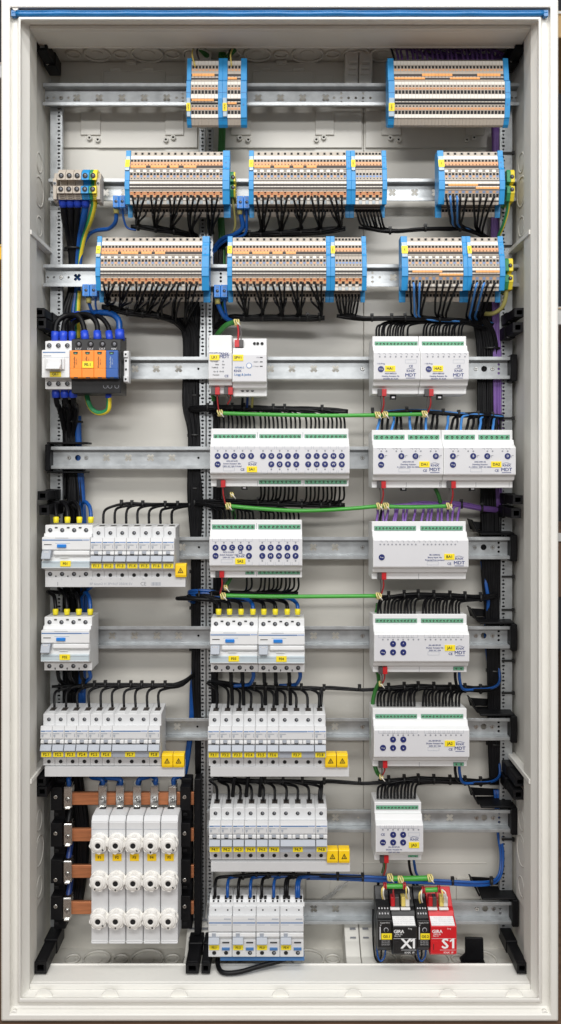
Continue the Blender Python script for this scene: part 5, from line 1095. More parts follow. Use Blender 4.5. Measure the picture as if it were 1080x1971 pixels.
# --- actuator wires
def comb(xs, y, d, path, m, label, group, rpx=3.5, r=.0016, lean=8, gl=None):
    sgn = 1 if path[-1][0] > path[0][0] else -1
    for i, x in enumerate(xs): drop(x, y, d, path, rpx, r, m, label, group, x + sgn * (lean + RND.uniform(-3, 3)), None, .62, fx=.12)
def lin(a, b, n): return [a + (b - a) * i / (n - 1) for i in range(n)]
ph = [(716, 618, .108), (800, 617, .11), (900, 620, .12), (955, 640, .15)]
comb(lin(725, 776, 11) + [785, 789, 794, 800][:1], 653, .082, ph, BLK, 'black wire above the heating actuator over the doubled wraps', 'wires above the heating actuators')
comb(lin(815, 888, 13), 653, .082, ph, BLK, 'black wire above the heating actuator over the single wrap', 'wires above the heating actuators')
pg = [(670, 792, .106), (600, 788, .106), (520, 787, .108), (430, 785, .115), (385, 786, .126), (364, 788, .145)]
comb(lin(414, 490, 10) + lin(502, 577, 10) + lin(590, 664, 10), 831, .080, pg, BLK, 'black wire above the widest switch actuator', 'wires above the widest switch actuator', 5)
ties(pg, (400, 447, 470, 526, 548, 620), 6.5, 'above the widest switch actuator', 'cable ties on the middle bundles')
pdm = [(712, 793, .106), (800, 790, .106), (880, 797, .108), (940, 800, .12), (968, 803, .14)]
for k, x in enumerate((725, 735, 745, 753, 761, 773, 791, 799, 811, 820, 829, 839, 859, 868, 878, 887, 897, 907, 922, 931, 939, 948, 955, 963)):
    b = k % 6 in (0, 3); drop(x, 831, .080, pdm, 3, .0021, 'wire_lightblue' if b else BLK, ('light blue' if b else 'black') + ' wire above the dimming actuators', 'wires above the dimming actuators', x + RND.uniform(-2, 6), None, .5)
ties(pdm, (717, 783, 853, 883, 920, 948), 4.5, 'above the dimming actuators', 'cable ties on the right hand bundles')
psb = [(664, 972, .108), (600, 972, .108), (520, 968, .11), (430, 966, .115), (390, 966, .128), (374, 968, .146)]
comb(lin(502, 572, 10) + lin(590, 662, 10), 937, .080, psb, BLK, 'black wire under the widest switch actuator', 'wires under the widest switch actuator', 4, lean=4)
ps2 = [(578, 978, .108), (500, 978, .11), (430, 974, .115), (390, 970, .128), (374, 970, .146)]
comb(lin(411, 488, 11) + lin(502, 575, 10), 1005, .080, ps2, BLK, 'black wire above the medium switch actuator', 'wires above the medium switch actuator', 3.5, lean=4)
ties(psb, (375, 432, 497, 536, 581, 618, 635, 655), 6.5, 'between the two switch actuators', 'cable ties on the middle bundles')
ps3 = [(574, 1142, .108), (500, 1143, .11), (430, 1140, .115), (392, 1142, .128), (376, 1146, .148)]
comb([475, 484] + lin(503, 574, 10), 1110, .080, ps3, BLK, 'black wire under the medium switch actuator', 'wires under the medium switch actuator', 2.5, lean=6)
ppu = [(722, 972, .108), (800, 970, .108), (880, 970, .11), (930, 979, .125), (964, 982, .150)]
for x in (725, 738, 743, 757, 761, 776, 780, 795, 811, 822, 829, 842, 850, 862, 870, 880): drop(x, 1004, .080, ppu, 4, .0019, 'wire_purple', 'purple wire above the binary input module', 'purple wires above the binary input module', x + RND.uniform(0, 8), None, .5)
drop(731, 1004, .080, ppu, 4, .0019, BLK, 'single black wire among the purple ones above the binary input module', 'purple wires above the binary input module', 735, None, .5)
ties(ppu, (888, 927), 7, 'of the purple bundle', 'cable ties on the right hand bundles')
for y0, nm, xe in ((1148, 'upper wide shutter actuator', 962), (1325, 'lower wide shutter actuator', 962), (1503, 'narrow shutter actuator', 955)):
    pj = [(724, y0 + 2, .108), (800, y0 - 3, .108), (880, y0, .112), (930, y0 + 3, .125), (xe, y0 - 4, .150)]
    xs = lin(727, 798, 12) + (lin(814, 884, 12) if 'wide' in nm else [])
    comb(xs, y0 + 34, .082, pj, BLK, 'black wire above the ' + nm, 'wires above the shutter actuators', 5, .0018, 7)
    ties(pj, (748, 778, 805, 835, 866, 895, 925), 7, 'above the ' + nm, 'cable ties on the right hand bundles')
# --- breaker rows
def row_wires(xs, y, d, path, lab, grp, r=.0021):
    for x in xs: drop(x, y, d, path, 2.5, r, BLK, lab, grp, x + (12 if path[-1][0] > path[0][0] else -12) + RND.uniform(-3, 3), None, .66, fx=.06)
p1 = [(204, 975, .108), (230, 970, .108), (300, 972, .11), (376, 972, .15)]
row_wires(lin(199, 331, 7), 1007, .086, p1, 'black wire above the breakers beside the blue button device', 'wires above the first breaker row'); ties(p1, (234, 254, 275, 318, 342, 365), 4.5, 'above the first breaker row', 'cable ties on the breaker wires')
p2_ = [(100, 1322, .108), (200, 1318, .108), (300, 1319, .11), (350, 1318, .12), (380, 1290, .150)]
row_wires(lin(105, 306, 10), 1361, .088, p2_, 'black wire above the breakers over the copper bars', 'wires above the second breaker row'); ties(p2_, (160, 182, 203, 229, 252, 273, 294, 318), 5, 'above the breakers over the copper bars', 'cable ties on the breaker wires')
p3_ = [(625, 1325, .108), (560, 1324, .108), (480, 1322, .11), (408, 1312, .14)]
row_wires(lin(417, 614, 10), 1362, .088, p3_, 'black wire above the breakers under the paired devices', 'wires above the third breaker row'); ties(p3_, (465, 490, 512, 530, 555, 580), 5, 'above the breakers under the paired devices', 'cable ties on the breaker wires')
p4_ = [(628, 1506, .108), (560, 1504, .108), (480, 1503, .11), (420, 1500, .13)]
row_wires(lin(418, 617, 10), 1541, .090, p4_, 'black wire above the breakers over the two module ones', 'wires above the fourth breaker row'); ties(p4_, (477, 510, 545, 582), 5, 'above the breakers over the two module ones', 'cable ties on the breaker wires')
for y0, nm in ((1326, 'lower wide shutter actuator'), (1506, 'narrow shutter actuator')):
    for k in range(2): wire([(614 + k * 4, y0 + 34, .09), (616 + k * 4, y0 + 10, .10), (624, y0 - 3 + k * 3, .106), (660, y0 - 2 + k * 3, .106), (700, y0 + 1 + k * 2, .106), (740, y0 - 2 + k * 3, .106), (800, y0 - 6 + k * 3, .108)], .0020, BLK, 'black wire crossing from the breakers to the ' + nm, 'crossing black wires')
    for x in (624, 692): tie(x, y0 - 1, .106, 4, 'black cable tie on the two crossing wires towards the ' + nm, 'cable ties on the crossing wires')
# --- fat wires with ferrules at the residual current devices
def ferrule_wire(pts, r, m, fm, lab, grp, flen=.0070):
    o = wire(pts, r, m, lab, grp, n=8); a = W(*pts[0]); b = W(*pts[1]); dv = (b - a).normalized()
    part('ferrule', MB().tube([-dv * .002, dv * flen * .55, dv * flen], [r * 1.25, r * 1.5, r * 1.45], fm, 10), o); return o
for (xs, yt, up, nm) in (((108, 130, 153, 175), 1004, 30, 'device beside the first breakers'), ((107, 129, 152, 174), 1181, 34, 'lone device')):
    for k, x in enumerate(xs):
        b = k == 3
        ferrule_wire([(x, yt, .088), (x, yt - 14, .090), (x - 3, yt - up, .100), (x - 12, yt - up - 8, .115), (150 - k * 9 if not b else 158, yt - up + 6, .138), (146 - k * 8 if not b else 160, yt + 40, .150)], .0030, 'wire_blue' if b else BLK, 'ferrule_yellow', ('blue' if b else 'black') + ' wire with yellow ferrule on the ' + nm, 'ferruled wires of the residual current devices')
for k, x in enumerate((421, 442, 464, 487, 508, 530, 553, 573)):
    b = k in (3, 7); ye = 1155 if not b else 1152
    ferrule_wire([(x, 1181, .088), (x, 1168, .090), (x - 3, 1160, .098), (x - 16, ye, .110), (x - 45, ye - 2, .112), (min(x - 80, 395), 1152 - (k % 3) * 3, .122), (374, 1150 - (k % 3) * 4, .138), (378, 1156, .150)], .0030, 'wire_blue' if b else BLK, 'ferrule_yellow', ('blue' if b else 'black') + ' wire with yellow ferrule on the paired residual current devices', 'ferruled wires of the residual current devices')
for k in range(4): wire([(378, 1152 + k * 3, .148), (364, 1140 + k * 5, .136), (380, 1137 + k * 5, .126), (405, 1138 + k * 5, .124), (430, 1143 + k * 4, .120), (500, 1152 + k, .112)], .0030, 'wire_blue', 'blue wire of the banded group crossing the uprights', 'blue wires crossing the uprights')
for x in (384, 408): tie(x, 1147, .126, 11, 'black cable tie around the banded blue wires', 'cable ties on the blue group')
for k, x in enumerate((444, 466, 487, 508, 530, 556, 577)):
    b = x in (487, 577); ye = 1318
    wire([(x, 1291, .084), (x + 1, 1302, .088), (x + (1 if not b else -3), 1312, .098), (x - 10 if b else x + 2, ye, .108), (x - 40 if b else x + 3, ye + (2 if b else 30), .112)] + ([] if b else [(x + 3, ye + 75, .135)]), .0030, 'wire_blue' if b else BLK, ('blue' if b else 'black') + ' wire under the paired residual current devices', 'wires under the paired residual current devices', n=8)
for k, x in enumerate((448, 474, 500)): wire([(x + 4, 1494, .095), (x + 2, 1510, .105), (x, 1535, .112), (x, 1575, .135)], .003, BLK, 'thick black wire between the two middle breaker rows', 'thick wires between the middle breaker rows', n=8)
for k, x in enumerate((111, 133, 156, 172)):
    wire([(x, 1291, .085), (x + 2, 1304, .092), (x + (6 if k < 3 else -6), 1312, .11), (138 + k * 6, 1330, .14)], .003, 'wire_blue' if k == 3 else BLK, ('blue' if k == 3 else 'black') + ' wire under the lone residual current device', 'wires under the lone residual current device', n=8)
for k, x in enumerate((112, 136, 158, 176)):
    wire([(x, 1112, .085), (x + 1, 1126, .092), (x + (4 if k < 3 else -8), 1136, .11), (140 + k * 5, 1150, .14)], .003, 'wire_blue' if k == 3 else BLK, ('blue' if k == 3 else 'black') + ' wire under the printed busbar', 'wires under the printed busbar', n=8)
# --- two module breakers on the lowest rail
p5_ = [(405, 1692, .100), (500, 1684, .102), (600, 1686, .104), (700, 1690, .104)]
for k, x in enumerate((414, 438, 459, 482, 504, 527, 549, 553, 571, 575)):
    b = k in (1, 3, 5, 8, 9)
    wire([(x, 1727, .079), (x, 1712, .080), (x + 1, 1698, .088), (x + 7, 1689, .098)] + follow(p5_, x + 14, (k % 4) - 1.5, ((k % 3) - 1) * .002), .0024, 'wire_blue' if b else BLK, ('blue' if b else 'black') + ' wire above the two module breakers', 'wires above the two module breakers', n=8)
for k in range(4):
    wire([(560 + k * 10, 1685 + k * 2, .104), (640, 1684 + k * 2.5, .104), (720, 1688 + k * 2.5, .104), (760, 1690 + k * 2.5, .106), (850, 1695 + k * 2, .108), (930, 1698 + k * 2, .112), (958 + k, 1688 + k, .128), (964 + k * 1.5, 1650, .140), (958 + k * 2, 1600, .146), (952 + k * 2, 1520, .150)], .0021, 'wire_blue' if k != 1 else 'wire_navy', 'blue wire of the long lowest bundle turning up beside the upright', 'blue wires of the lowest bundle', n=8)
for x in (468, 494, 516, 538, 565, 594, 650, 698, 871, 946): y, d = (path_at(p5_, x) if x < 700 else (1697, .108)); tie(x, y, d, 5.5, 'black cable tie around the lowest blue bundle', 'cable ties on the blue bundle')
for k, y0 in enumerate((1293, 1473)):
    for j, m in enumerate((BLK, 'wire_blue')):
        wire([(876 + j * 8, y0, .082), (877 + j * 8, y0 + 16, .088), (883 + j * 8, y0 + 30 + j * 3, .100), (910, y0 + 34, .108), (945, y0 + 32, .118), (962, y0 + 18, .135), (958, y0 - 20, .148)], .0023, m, ('blue' if j else 'black') + ' wire curling from the base of the ' + ('lower' if k else 'upper') + ' wide shutter actuator', 'wires curling from the shutter actuators', n=8)
for j, m in enumerate((BLK, 'wire_blue')): wire([(787 + j * 9, 1652, .082), (788 + j * 10, 1665, .088), (791 + j * 10, 1680, .098), (798 + j * 10, 1692, .106)], .0021, m, ('blue' if j else 'black') + ' wire under the narrow shutter actuator', 'wires under the narrow shutter actuator')
wire([(419, 1845, .075), (420, 1860, .064), (430, 1872, .050), (460, 1871, .050), (500, 1860, .058), (535, 1851, .066), (548, 1847, .074)], .0034, BLK, 'thick black loop of wire under the blue busbar', None, n=10)
# --- trunks
def trunk(nodes, n, wpx, tm, r, m, label, group):
    if n <= 3:
        for i in range(n):
            ph_ = RND.uniform(0, 6.28); ox = (i + .5) / n - .5
            wire([(x + ox * (w or wpx) + .8 * math.sin(ph_ + j), y, d) for j, (x, y, d, w) in enumerate(nodes)], r, m, label, group, k=4, n=8)
        return
    mb = MB(); L = 4 if n > 12 else 3          # layers of strands, packed so that nothing shows between them
    for l in range(L):
        for i in range(n):
            ph_, ox = RND.uniform(0, 6.28), (i + .5 * (l % 2)) / n - .5 + .25 / n + RND.uniform(-.02, .02)
            wire([(x + ox * w + .9 * math.sin(ph_ + j), y, d + (l / (L - 1) - .5) * tm + RND.uniform(-.0008, .0008)) for j, (x, y, d, w) in enumerate(nodes)], r, m, label, group, k=4, n=6, into=mb)
    c = Vector(W(*nodes[-1][:3])); mb.v = [(v[0] - c.x, v[1] - c.y, v[2] - c.z) for v in mb.v]
    o = solo('wire_trunk', mb, label, 'wire trunk', c); o['kind'] = 'stuff'
trunk([(352, 612, .140, 30), (366, 640, .146, 30), (368, 700, .150, 28), (368, 780, .150, 30), (374, 830, .151, 22), (374, 900, .151, 22), (376, 960, .150, 26), (377, 1050, .152, 16), (377, 1140, .152, 16), (378, 1240, .152, 14), (378, 1318, .150, 14), (381, 1400, .152, 8), (382, 1490, .152, 7)], 22, 26, .014, .0019, BLK, 'dense black wire trunk beside the narrow uprights', 'black wires of the middle trunk')
trunk([(376, 455, .150, 14), (378, 520, .154, 14), (376, 600, .152, 20), (372, 660, .150, 22)], 8, 16, .010, .0019, BLK, 'black wires entering the middle trunk behind the lower long strips', 'black wires entering the middle trunk')
trunk([(420, 470, .152, 14), (421, 540, .154, 14), (417, 600, .15, 14), (414, 660, .152, 8), (416, 780, .153, 8), (418, 900, .153, 12), (418, 970, .152, 12), (418, 1150, .153, 10), (412, 1310, .152, 10), (420, 1500, .152, 16)], 7, 12, .010, .0022, BLK, 'thin black wire trunk between the uprights and the modules', 'black wires of the inner trunk')
trunk([(916, 600, .140, 20), (934, 640, .148, 36), (940, 700, .152, 40), (940, 800, .152, 38), (945, 900, .152, 38), (947, 1000, .152, 38), (946, 1100, .152, 34), (950, 1200, .152, 26), (952, 1320, .152, 24), (952, 1420, .152, 22), (952, 1510, .150, 14)], 24, 34, .016, .0021, BLK, 'thick black wire trunk beside the wide perforated upright', 'black wires of the trunk by the upright')
trunk([(955, 245, .150, 12), (956, 330, .153, 12), (954, 440, .154, 14), (955, 560, .154, 12), (958, 680, .146, 14), (959, 800, .146, 14), (960, 900, .147, 14), (961, 975, .146, 10)], 7, 12, .006, .0021, 'wire_purple', 'purple wire trunk running down beside the perforated upright', 'purple wires beside the upright')
trunk([(933, 470, .150, 16), (938, 560, .154, 18), (936, 640, .152, 20)], 6, 16, .008, .002, BLK, 'black wires dropping behind the strips tagged UA2 and UA3', 'black wires behind the outer strips')
trunk([(928, 1080, .150, 3), (937, 1130, .142, 4), (940, 1160, .142, 4), (934, 1215, .150, 4), (940, 1280, .150, 4)], 2, 4, .002, .0021, 'wire_blue', 'blue wire along the edge of the thick trunk', 'blue wires along the trunk')
trunk([(374, 1160, .150, 6), (380, 1230, .15, 5), (372, 1320, .150, 8), (370, 1380, .152, 8), (362, 1450, .152, 8), (352, 1500, .150, 10)], 3, 8, .004, .0028, 'wire_blue', 'blue wire dropping beside the narrow uprights to the copper bars', 'blue wires beside the narrow uprights')
trunk([(427, 90, .146, 10), (428, 200, .152, 10), (424, 380, .154, 10), (428, 470, .154, 9), (428, 560, .154, 8), (422, 640, .154, 6)], 2, 8, .002, .0038, 'bus_green_dark', 'dark green bus cable running down behind the terminal strips', 'dark green bus cables')
trunk([(406, 860, .156, 4), (408, 800, .156, 4), (406, 700, .156, 4)], 1, 2, .002, .003, 'wire_navy', 'dark blue wire behind the narrow uprights', None)
for y in (650, 715, 762, 838, 940, 1010, 1100, 1170, 1250): tie(376, y, .152, 13 if y < 1000 else 9, 'black cable tie around the middle trunk', 'cable ties on the trunks', 'z')
for y in (672, 820, 870, 1030, 1215, 1290, 1430): tie(944 if y < 1150 else 951, y, .152, 20 if y < 1150 else 13, 'black cable tie around the thick trunk beside the upright', 'cable ties on the trunks', 'z')
for y in (294, 473, 805, 1110, 1174, 1272, 1334, 1616):
    a = W(966, y, .139); b = W(986, y, .139); mb = MB().box(0, b.x - a.x, 0, .0012, -.0016, .0016, 'tie_black').box(b.x - a.x, b.x - a.x + .004, -.001, .003, -.0028, .0028, 'tie_black'); solo('cable_tie', mb, 'black cable tie tail sticking out across the wide upright', 'cable tie', a, 'cable tie tails on the upright')
# --- left hand feed cables
for k, (x, m) in enumerate(((121, BLK), (135, BLK), (149, BLK), (164, 'wire_blue'), (180, 'wire_earth'))):
    xe = (138, 141, 145, 148, 153)[k]
    nm = ('black feed cable from the outer feed terminal', 'black feed cable from the second feed terminal', 'black feed cable from the third feed terminal', 'thick blue feed cable from the blue feed terminal', 'green and yellow earth cable from the feed block')[k]
    o = wire([(x, 384, .094), (x + 1, 395, .098), ((x * .75 + xe * .25), 425, .115), ((x + 2 * xe) / 3, 455, .138), (xe, 500, .150), (xe - 2, 560, .154), (xe - 16 + k * 3, 612, .152), (xe - 10 + k * 2, 700, .156)], .0052 if k < 4 else .0046, m, nm, None, 'cable', 'feed_cable', n=10)
    a, b = W(x, 384, .094), W(x + 1, 395, .098); dv = (b - a).normalized()
    if k < 4: part('ferrule', MB().tube([-dv * .003, dv * .004, dv * .011], [.0056, .0066, .0060], 'ferrule_blue', 10), o)
for pts, r, m, lb in (([(224, 398, .095), (224, 412, .097), (222, 428, .104), (210, 440, .118), (185, 444, .130), (168, 456, .140), (156, 490, .148), (152, 560, .152)], .0032, 'wire_blue', 'blue wire bending from the clamps beside the feed terminals'),
                  ([(236, 398, .095), (238, 420, .100), (245, 438, .104), (262, 443, .105)], .0016, 'wire_blue', 'thin blue wire from the clamps beside the feed terminals'),
                  ([(462, 400, .095), (464, 415, .097), (467, 438, .105), (450, 452, .116), (425, 462, .134), (410, 490, .150), (408, 540, .154)], .0036, 'wire_blue', 'blue wire bending between the two long upper strips'),
                  ([(474, 400, .095), (475, 430, .102), (470, 452, .112), (440, 460, .124), (414, 486, .148), (412, 540, .152)], .0022, 'wire_blue', 'thin blue wire bending between the two long upper strips'),
                  ([(171, 570, .095), (172, 585, .098), (178, 600, .105), (186, 606, .11)], .0026, 'wire_blue', 'blue wire from the clamps above the main switch'), ([(185, 570, .095), (184, 585, .1), (187, 602, .108)], .0016, 'wire_blue', 'thin blue wire from the clamps above the main switch'),
                  ([(419, 572, .095), (421, 588, .098), (432, 610, .108), (446, 618, .116)], .0036, 'wire_blue', 'blue wire from the clamps above the line coupler'), ([(433, 572, .095), (433, 590, .1), (438, 612, .112)], .002, 'wire_blue', 'thin blue wire from the clamps above the line coupler'),
                  ([(447, 377, .092), (450, 400, .10), (453, 430, .11), (448, 448, .122), (430, 462, .145)], .0018, 'wire_olive', 'thin pale green wire from the slim earth clamp'),
                  ([(979, 385, .092), (977, 405, .10), (970, 430, .11), (958, 462, .13), (955, 500, .15)], .0030, 'wire_earth', 'green and yellow wire from the upper earth clamp'),
                  ([(975, 556, .092), (973, 575, .096), (966, 592, .102), (950, 603, .112), (933, 604, .125)], .0034, 'wire_olive', 'dull yellow wire curling from the lower earth clamp')):
    wire(pts, r, m, lb, None, n=8)
for px, py in ((224, 404), (462, 406), (171, 576), (419, 578)):
    solo('ferrule', MB().tube([(0, 0, .004), (0, 0, -.006)], [.0044, .0040], 'wire_olive', 10), 'dull yellow ferrule under a blue clamp', 'ferrule', W(px, py, .0955), 'ferrules under the blue clamps')
for k, (pts, m, r) in enumerate((([(106, 656, .094), (106, 640, .094), (110, 620, .10), (128, 607, .106), (152, 610, .10), (162, 632, .092), (164, 652, .088)], BLK, .0042), ([(122, 656, .094), (122, 640, .095), (126, 618, .108), (145, 607, .112), (170, 606, .104), (186, 622, .094), (188, 652, .088)], BLK, .0042),
                     ([(139, 656, .094), (139, 640, .095), (142, 622, .112), (162, 612, .116), (190, 609, .106), (208, 628, .094), (211, 652, .088)], BLK, .0038), ([(140, 612, .135), (160, 604, .125), (190, 602, .110), (214, 604, .100), (228, 616, .094), (230, 634, .090), (231, 650, .088)], 'wire_blue', .0050))):
    o = ferrule_wire(pts, r, m, 'ferrule_blue', ('black loop from the outer pole of the main switch to the arrester', 'black loop from the middle pole of the main switch to the arrester', 'black loop from the inner pole of the main switch to the arrester', 'thick blue wire looping to the blue insert of the arrester')[k], 'looped wires above the main switch', .014)
    e = W(*pts[-1]); a = W(*pts[0]); dv = (W(*pts[-2]) - e).normalized(); part('ferrule', MB().tube([e - a - dv * .004, e - a + dv * .012], [r * 1.5, r * 1.4], 'ferrule_blue', 10), o)
for k, x in enumerate((107, 124, 140)):
    ferrule_wire([(x, 750, .090), (x + 1, 764, .092), (x + 3, 778, .102), (x + 8, 788, .12), (124 + k * 9, 830, .146), (126 + k * 9, 900, .154), (124 + k * 9, 960, .154)], .0042, BLK, 'ferrule_blue', 'thick black wire below the ' + ('outer', 'middle', 'inner')[k] + ' pole of the main switch', 'wires below the main switch', .012)
wire([(209, 760, .088), (210, 774, .090), (207, 790, .094), (190, 795, .100), (176, 786, .104), (168, 766, .108), (166, 745, .110)], .0040, 'wire_earth', 'green and yellow loop under the surge arrester', None, n=10)
o = wire([(209, 756, .088), (209, 766, .089)], .0046, 'ferrule_blue', 'blue ferrule on the earth loop under the arrester', None, 'ferrule', 'ferrule', n=10)
trunk([(132, 770, .148, 20), (138, 840, .154, 26), (142, 900, .154, 22), (146, 960, .154, 26), (140, 1010, .156, 36), (136, 1100, .156, 44), (136, 1200, .156, 40), (136, 1300, .156, 40), (132, 1400, .156, 44), (136, 1500, .156, 44), (150, 1570, .152, 34), (154, 1650, .150, 26), (146, 1740, .152, 16)], 8, 30, .010, .0045, BLK, 'thick black supply cables running down behind the breakers and the main switch', 'black supply cables')
trunk([(150, 800, .146, 8), (152, 860, .148, 8), (158, 960, .149, 8), (162, 1100, .150, 8), (160, 1200, .150, 10), (158, 1320, .150, 10), (156, 1480, .150, 12)], 2, 8, .004, .0042, 'wire_blue', 'thick blue supply cable running down beside the black ones', 'blue supply cables')
for x, y in ((150, 812), (152, 705), (150, 480), (155, 905)): tie(x - 8, y, .15, 17, 'black cable tie around the supply cables', 'cable ties on the supply cables', 'z')
for k, (x, xs) in enumerate(((132, 134), (198, 176), (232, 180), (264, 290), (298, 292), (333, 350))):
    wire([(x, 1519, .109), (x + 1, 1508, .110), (x + (0 if k == 0 else (-4 if k < 3 else (6 if k == 3 else 2))), 1499, .112), (xs, 1496 - k, .125), (xs + (2 if k > 2 else -2), 1480, .140)], .0036, 'wire_blue', ('dark blue wire into the clamp standing apart' if k == 0 else 'blue wire dropping into the steel clamp above fuse block F%d' % k), 'blue wires into the steel clamps', n=8)
for k, y in enumerate((1588, 1660, 1730)): wire([(131, y, .110), (134, y - 20, .118), (140, y - 60, .135)], .0045, BLK if k == 0 else 'wire_navy', ('black cable into the second steel clamp', 'dark blue cable into the third steel clamp', 'dark blue cable into the lowest steel clamp')[k], 'cables into the lone steel clamps', n=8)
# --- green bus cables with wrapped ends
def wrap(px, py, d, label, grp, r=.0038, n=3):
    t = thing('core_wrap', label, 'wrap', W(px, py, d), grp); mb = MB()
    for i in range(n):
        pts = []
        for k in range(13): a = 2 * math.pi * k / 12; pts.append(((i - (n - 1) / 2) * .0028 + .0012 * k / 12 + .0008 * math.sin(a * 2 + i), (r + .0008) * math.cos(a), (r + .0006) * math.sin(a)))
        mb.tube(pts, .0012, 'wrap_cream', 6)
    part('coil', mb, t); part('tail', MB().tube(spline([(0, -.004, .001), (.004, -.0055, -.003), (.006, -.003, -.006)]), .0009, 'wire_white', 5), t)
GB = [([(420, 795, .086), (480, 797, .084), (560, 799, .083), (640, 800, .083), (728, 799, .085)], 'green bus cable from the line coupler across to the heating actuators'), ([(729, 798, .086), (770, 798, .085), (818, 797, .086)], 'short green bus cable between the heating actuator plugs'),
      ([(434, 973, .086), (500, 979, .084), (580, 983, .083), (660, 980, .083), (730, 974, .085)], 'green bus cable across between the switch actuators'), ([(732, 974, .086), (790, 976, .085), (866, 974, .086)], 'short green bus cable between the dimming actuator plugs'),
      ([(424, 1146, .086), (520, 1148, .084), (620, 1148, .083), (728, 1147, .085)], 'green bus cable across under the medium switch actuator')]
for pts, lb in GB: wire(pts, .0030, 'bus_green', lb, 'bright green bus cables', 'cable', 'bus_cable', n=10)
for px, py, lb in ((423, 795, 'under the line coupler'), (726, 799, 'at the doubled wraps nearest the long cable'), (740, 798, 'at the doubled wraps of the short cable'), (816, 797, 'below the heating actuator over the single wrap'), (439, 974, 'under the widest switch actuator'), (729, 974, 'under the dimming actuator, on the long cable'), (742, 974, 'under the dimming actuator, on the short cable'), (863, 974, 'under the dimming actuator beside the trunk'), (429, 1147, 'under the medium switch actuator'), (728, 1147, 'under the binary input module')):
    wrap(px, py, .085, 'cream core wrap on a green cable ' + lb, 'cream wraps on the bus cables')
def bus_pair(px, py0, py1, lb, dx=0, both=True, xs=4):
    wire([(px + 3, py0, .073), (px + 4, (py0 + py1) / 2, .074), (px + 2 + dx, py1, .082)], .0012, 'wire_red', 'red bus wire under the ' + lb, 'red bus wires')
    if both: wire([(px - 3, py0, .073), (px - 1, (py0 + py1) / 2, .075), (px + dx, py1, .084)], .0009, 'wire_grey', 'thin dark bus wire under the ' + lb, 'dark bus wires')
for px, py, k in PL:
    y1 = {'HA1': 795, 'HA2': 795, 'DA1': 970, 'DA2': 970, 'BA1': 1143, 'JA1': 1315, 'JA2': 1492, 'JA3': 1685, 'SA1': 970, 'SA2': 1143}[k]
    bus_pair(px, py + 5, y1, NAMES[k], {'SA1': 6, 'HA2': -4, 'SA2': -2}.get(k, -2), not k.startswith('S'))
bus_pair(415, 757, 791, 'line coupler with a straight red wire', 4, False); bus_pair(440, 757, 778, 'line coupler beside the power supply', -4)
for k, (px, m) in enumerate(((467, BLK), (476.5, 'wire_navy'), (486, 'wire_olive'))): wire([(px, 757, .085), (px, 768, .09), (px - 1, 784, .106)], .0020, m, ('black', 'dark blue', 'dull green')[k] + ' wire under the power supply', 'wires under the power supply')
wire([(415, 650, .130), (422, 640, .112), (434, 627, .10), (448, 621, .095), (455, 622, .092)], .0040, 'bus_green_dark', 'green bus cable bending over the line coupler', None, 'cable', 'bus_cable', n=10)
wrap(455, 621, .091, 'cream core wrap over the power supply', 'cream wraps on the bus cables', .004)
wire([(457, 624, .09), (459, 638, .082), (458, 655, .072)], .0016, 'wire_red', 'red bus wire into the plug on the power supply', None); wire([(460, 624, .09), (464, 638, .082), (464, 655, .072)], .0011, 'wire_grey', 'dark bus wire into the plug on the power supply', None)
for (x0, y0, x1, y1, lb) in ((727, 1162, 724, 1180, 'beside the upper wide shutter actuator'),  (838, 940, 848, 968, 'behind the dimming actuators'), (408, 757, 411, 772, 'below the line coupler'), (444, 1112, 433, 1130, 'below the medium switch actuator'), (447, 980, 452, 1002, 'above the medium switch actuator'), (726, 1292, 729, 1312, 'below the upper wide shutter actuator'), (742, 1652, 737, 1680, 'below the narrow shutter actuator')):
    wire([(x0, y0, .100), ((x0 + x1) / 2 + 1, (y0 + y1) / 2, .102), (x1, y1, .104)], .0030, 'bus_green_dark', 'dark green bus cable end ' + lb, 'dark green cable ends', 'cable', 'bus_cable', n=8)
for px, py, lb in ((732, 1316, 'under the upper wide shutter actuator'), (733, 1495, 'under the lower wide shutter actuator'), (446, 952, 'behind the plug of the widest switch actuator'), (434, 1131, 'behind the plug of the medium switch actuator')): wrap(px, py, .088, 'small cream core wrap ' + lb, 'cream wraps on the bus cables', .0028, 2)
wire([(731, 1312, .092), (724, 1325, .100), (718, 1350, .104), (716, 1400, .106), (717, 1450, .106), (724, 1482, .100), (730, 1492, .092)], .0032, 'bus_green_dark', 'green bus cable running down past the side of the lower wide shutter actuator', None, 'cable', 'bus_cable', n=8)
# --- bus sleeves and wires above the gateway modules
for pts, lb in (([(752, 1691, .080), (790, 1691, .079), (828, 1690, .080)], 'upper green bus sleeve over the gateway modules'), ([(742, 1706, .074), (760, 1706, .073), (777, 1706, .074)], 'short green sleeve over the X1 module'), ([(818, 1713, .074), (830, 1713, .073), (842, 1712, .074)], 'short green sleeve over the red module')): wire(pts, .0040 if 'upper' in lb else .0036, 'bus_green', lb, 'green sleeves over the gateway modules', 'cable', 'bus_cable', n=10)
for px, py, lb in ((750, 1689, 'at the outer end of the upper sleeve'), (770, 1693, 'midway on the upper sleeve'), (827, 1690, 'over the red module')): wrap(px, py, .079, 'cream core wrap ' + lb, 'cream wraps over the gateway modules', .0042)
for px, py, lb in ((741, 1705, 'over the first relay module'), (778, 1705, 'over the X1 module'), (815, 1713, 'over the second relay module'), (845, 1711, 'over the red module')):
    t = thing('core_wrap', 'dark red core wrap ' + lb, 'wrap', W(px, py, .073), 'dark red wraps over the gateway modules'); mb = MB()
    for i in range(2): mb.tube([((i - .5) * .0028, .0044 * math.cos(2 * math.pi * k / 12), .0044 * math.sin(2 * math.pi * k / 12)) for k in range(13)], .0011, 'wire_red', 6)
    part('coil', mb, t)
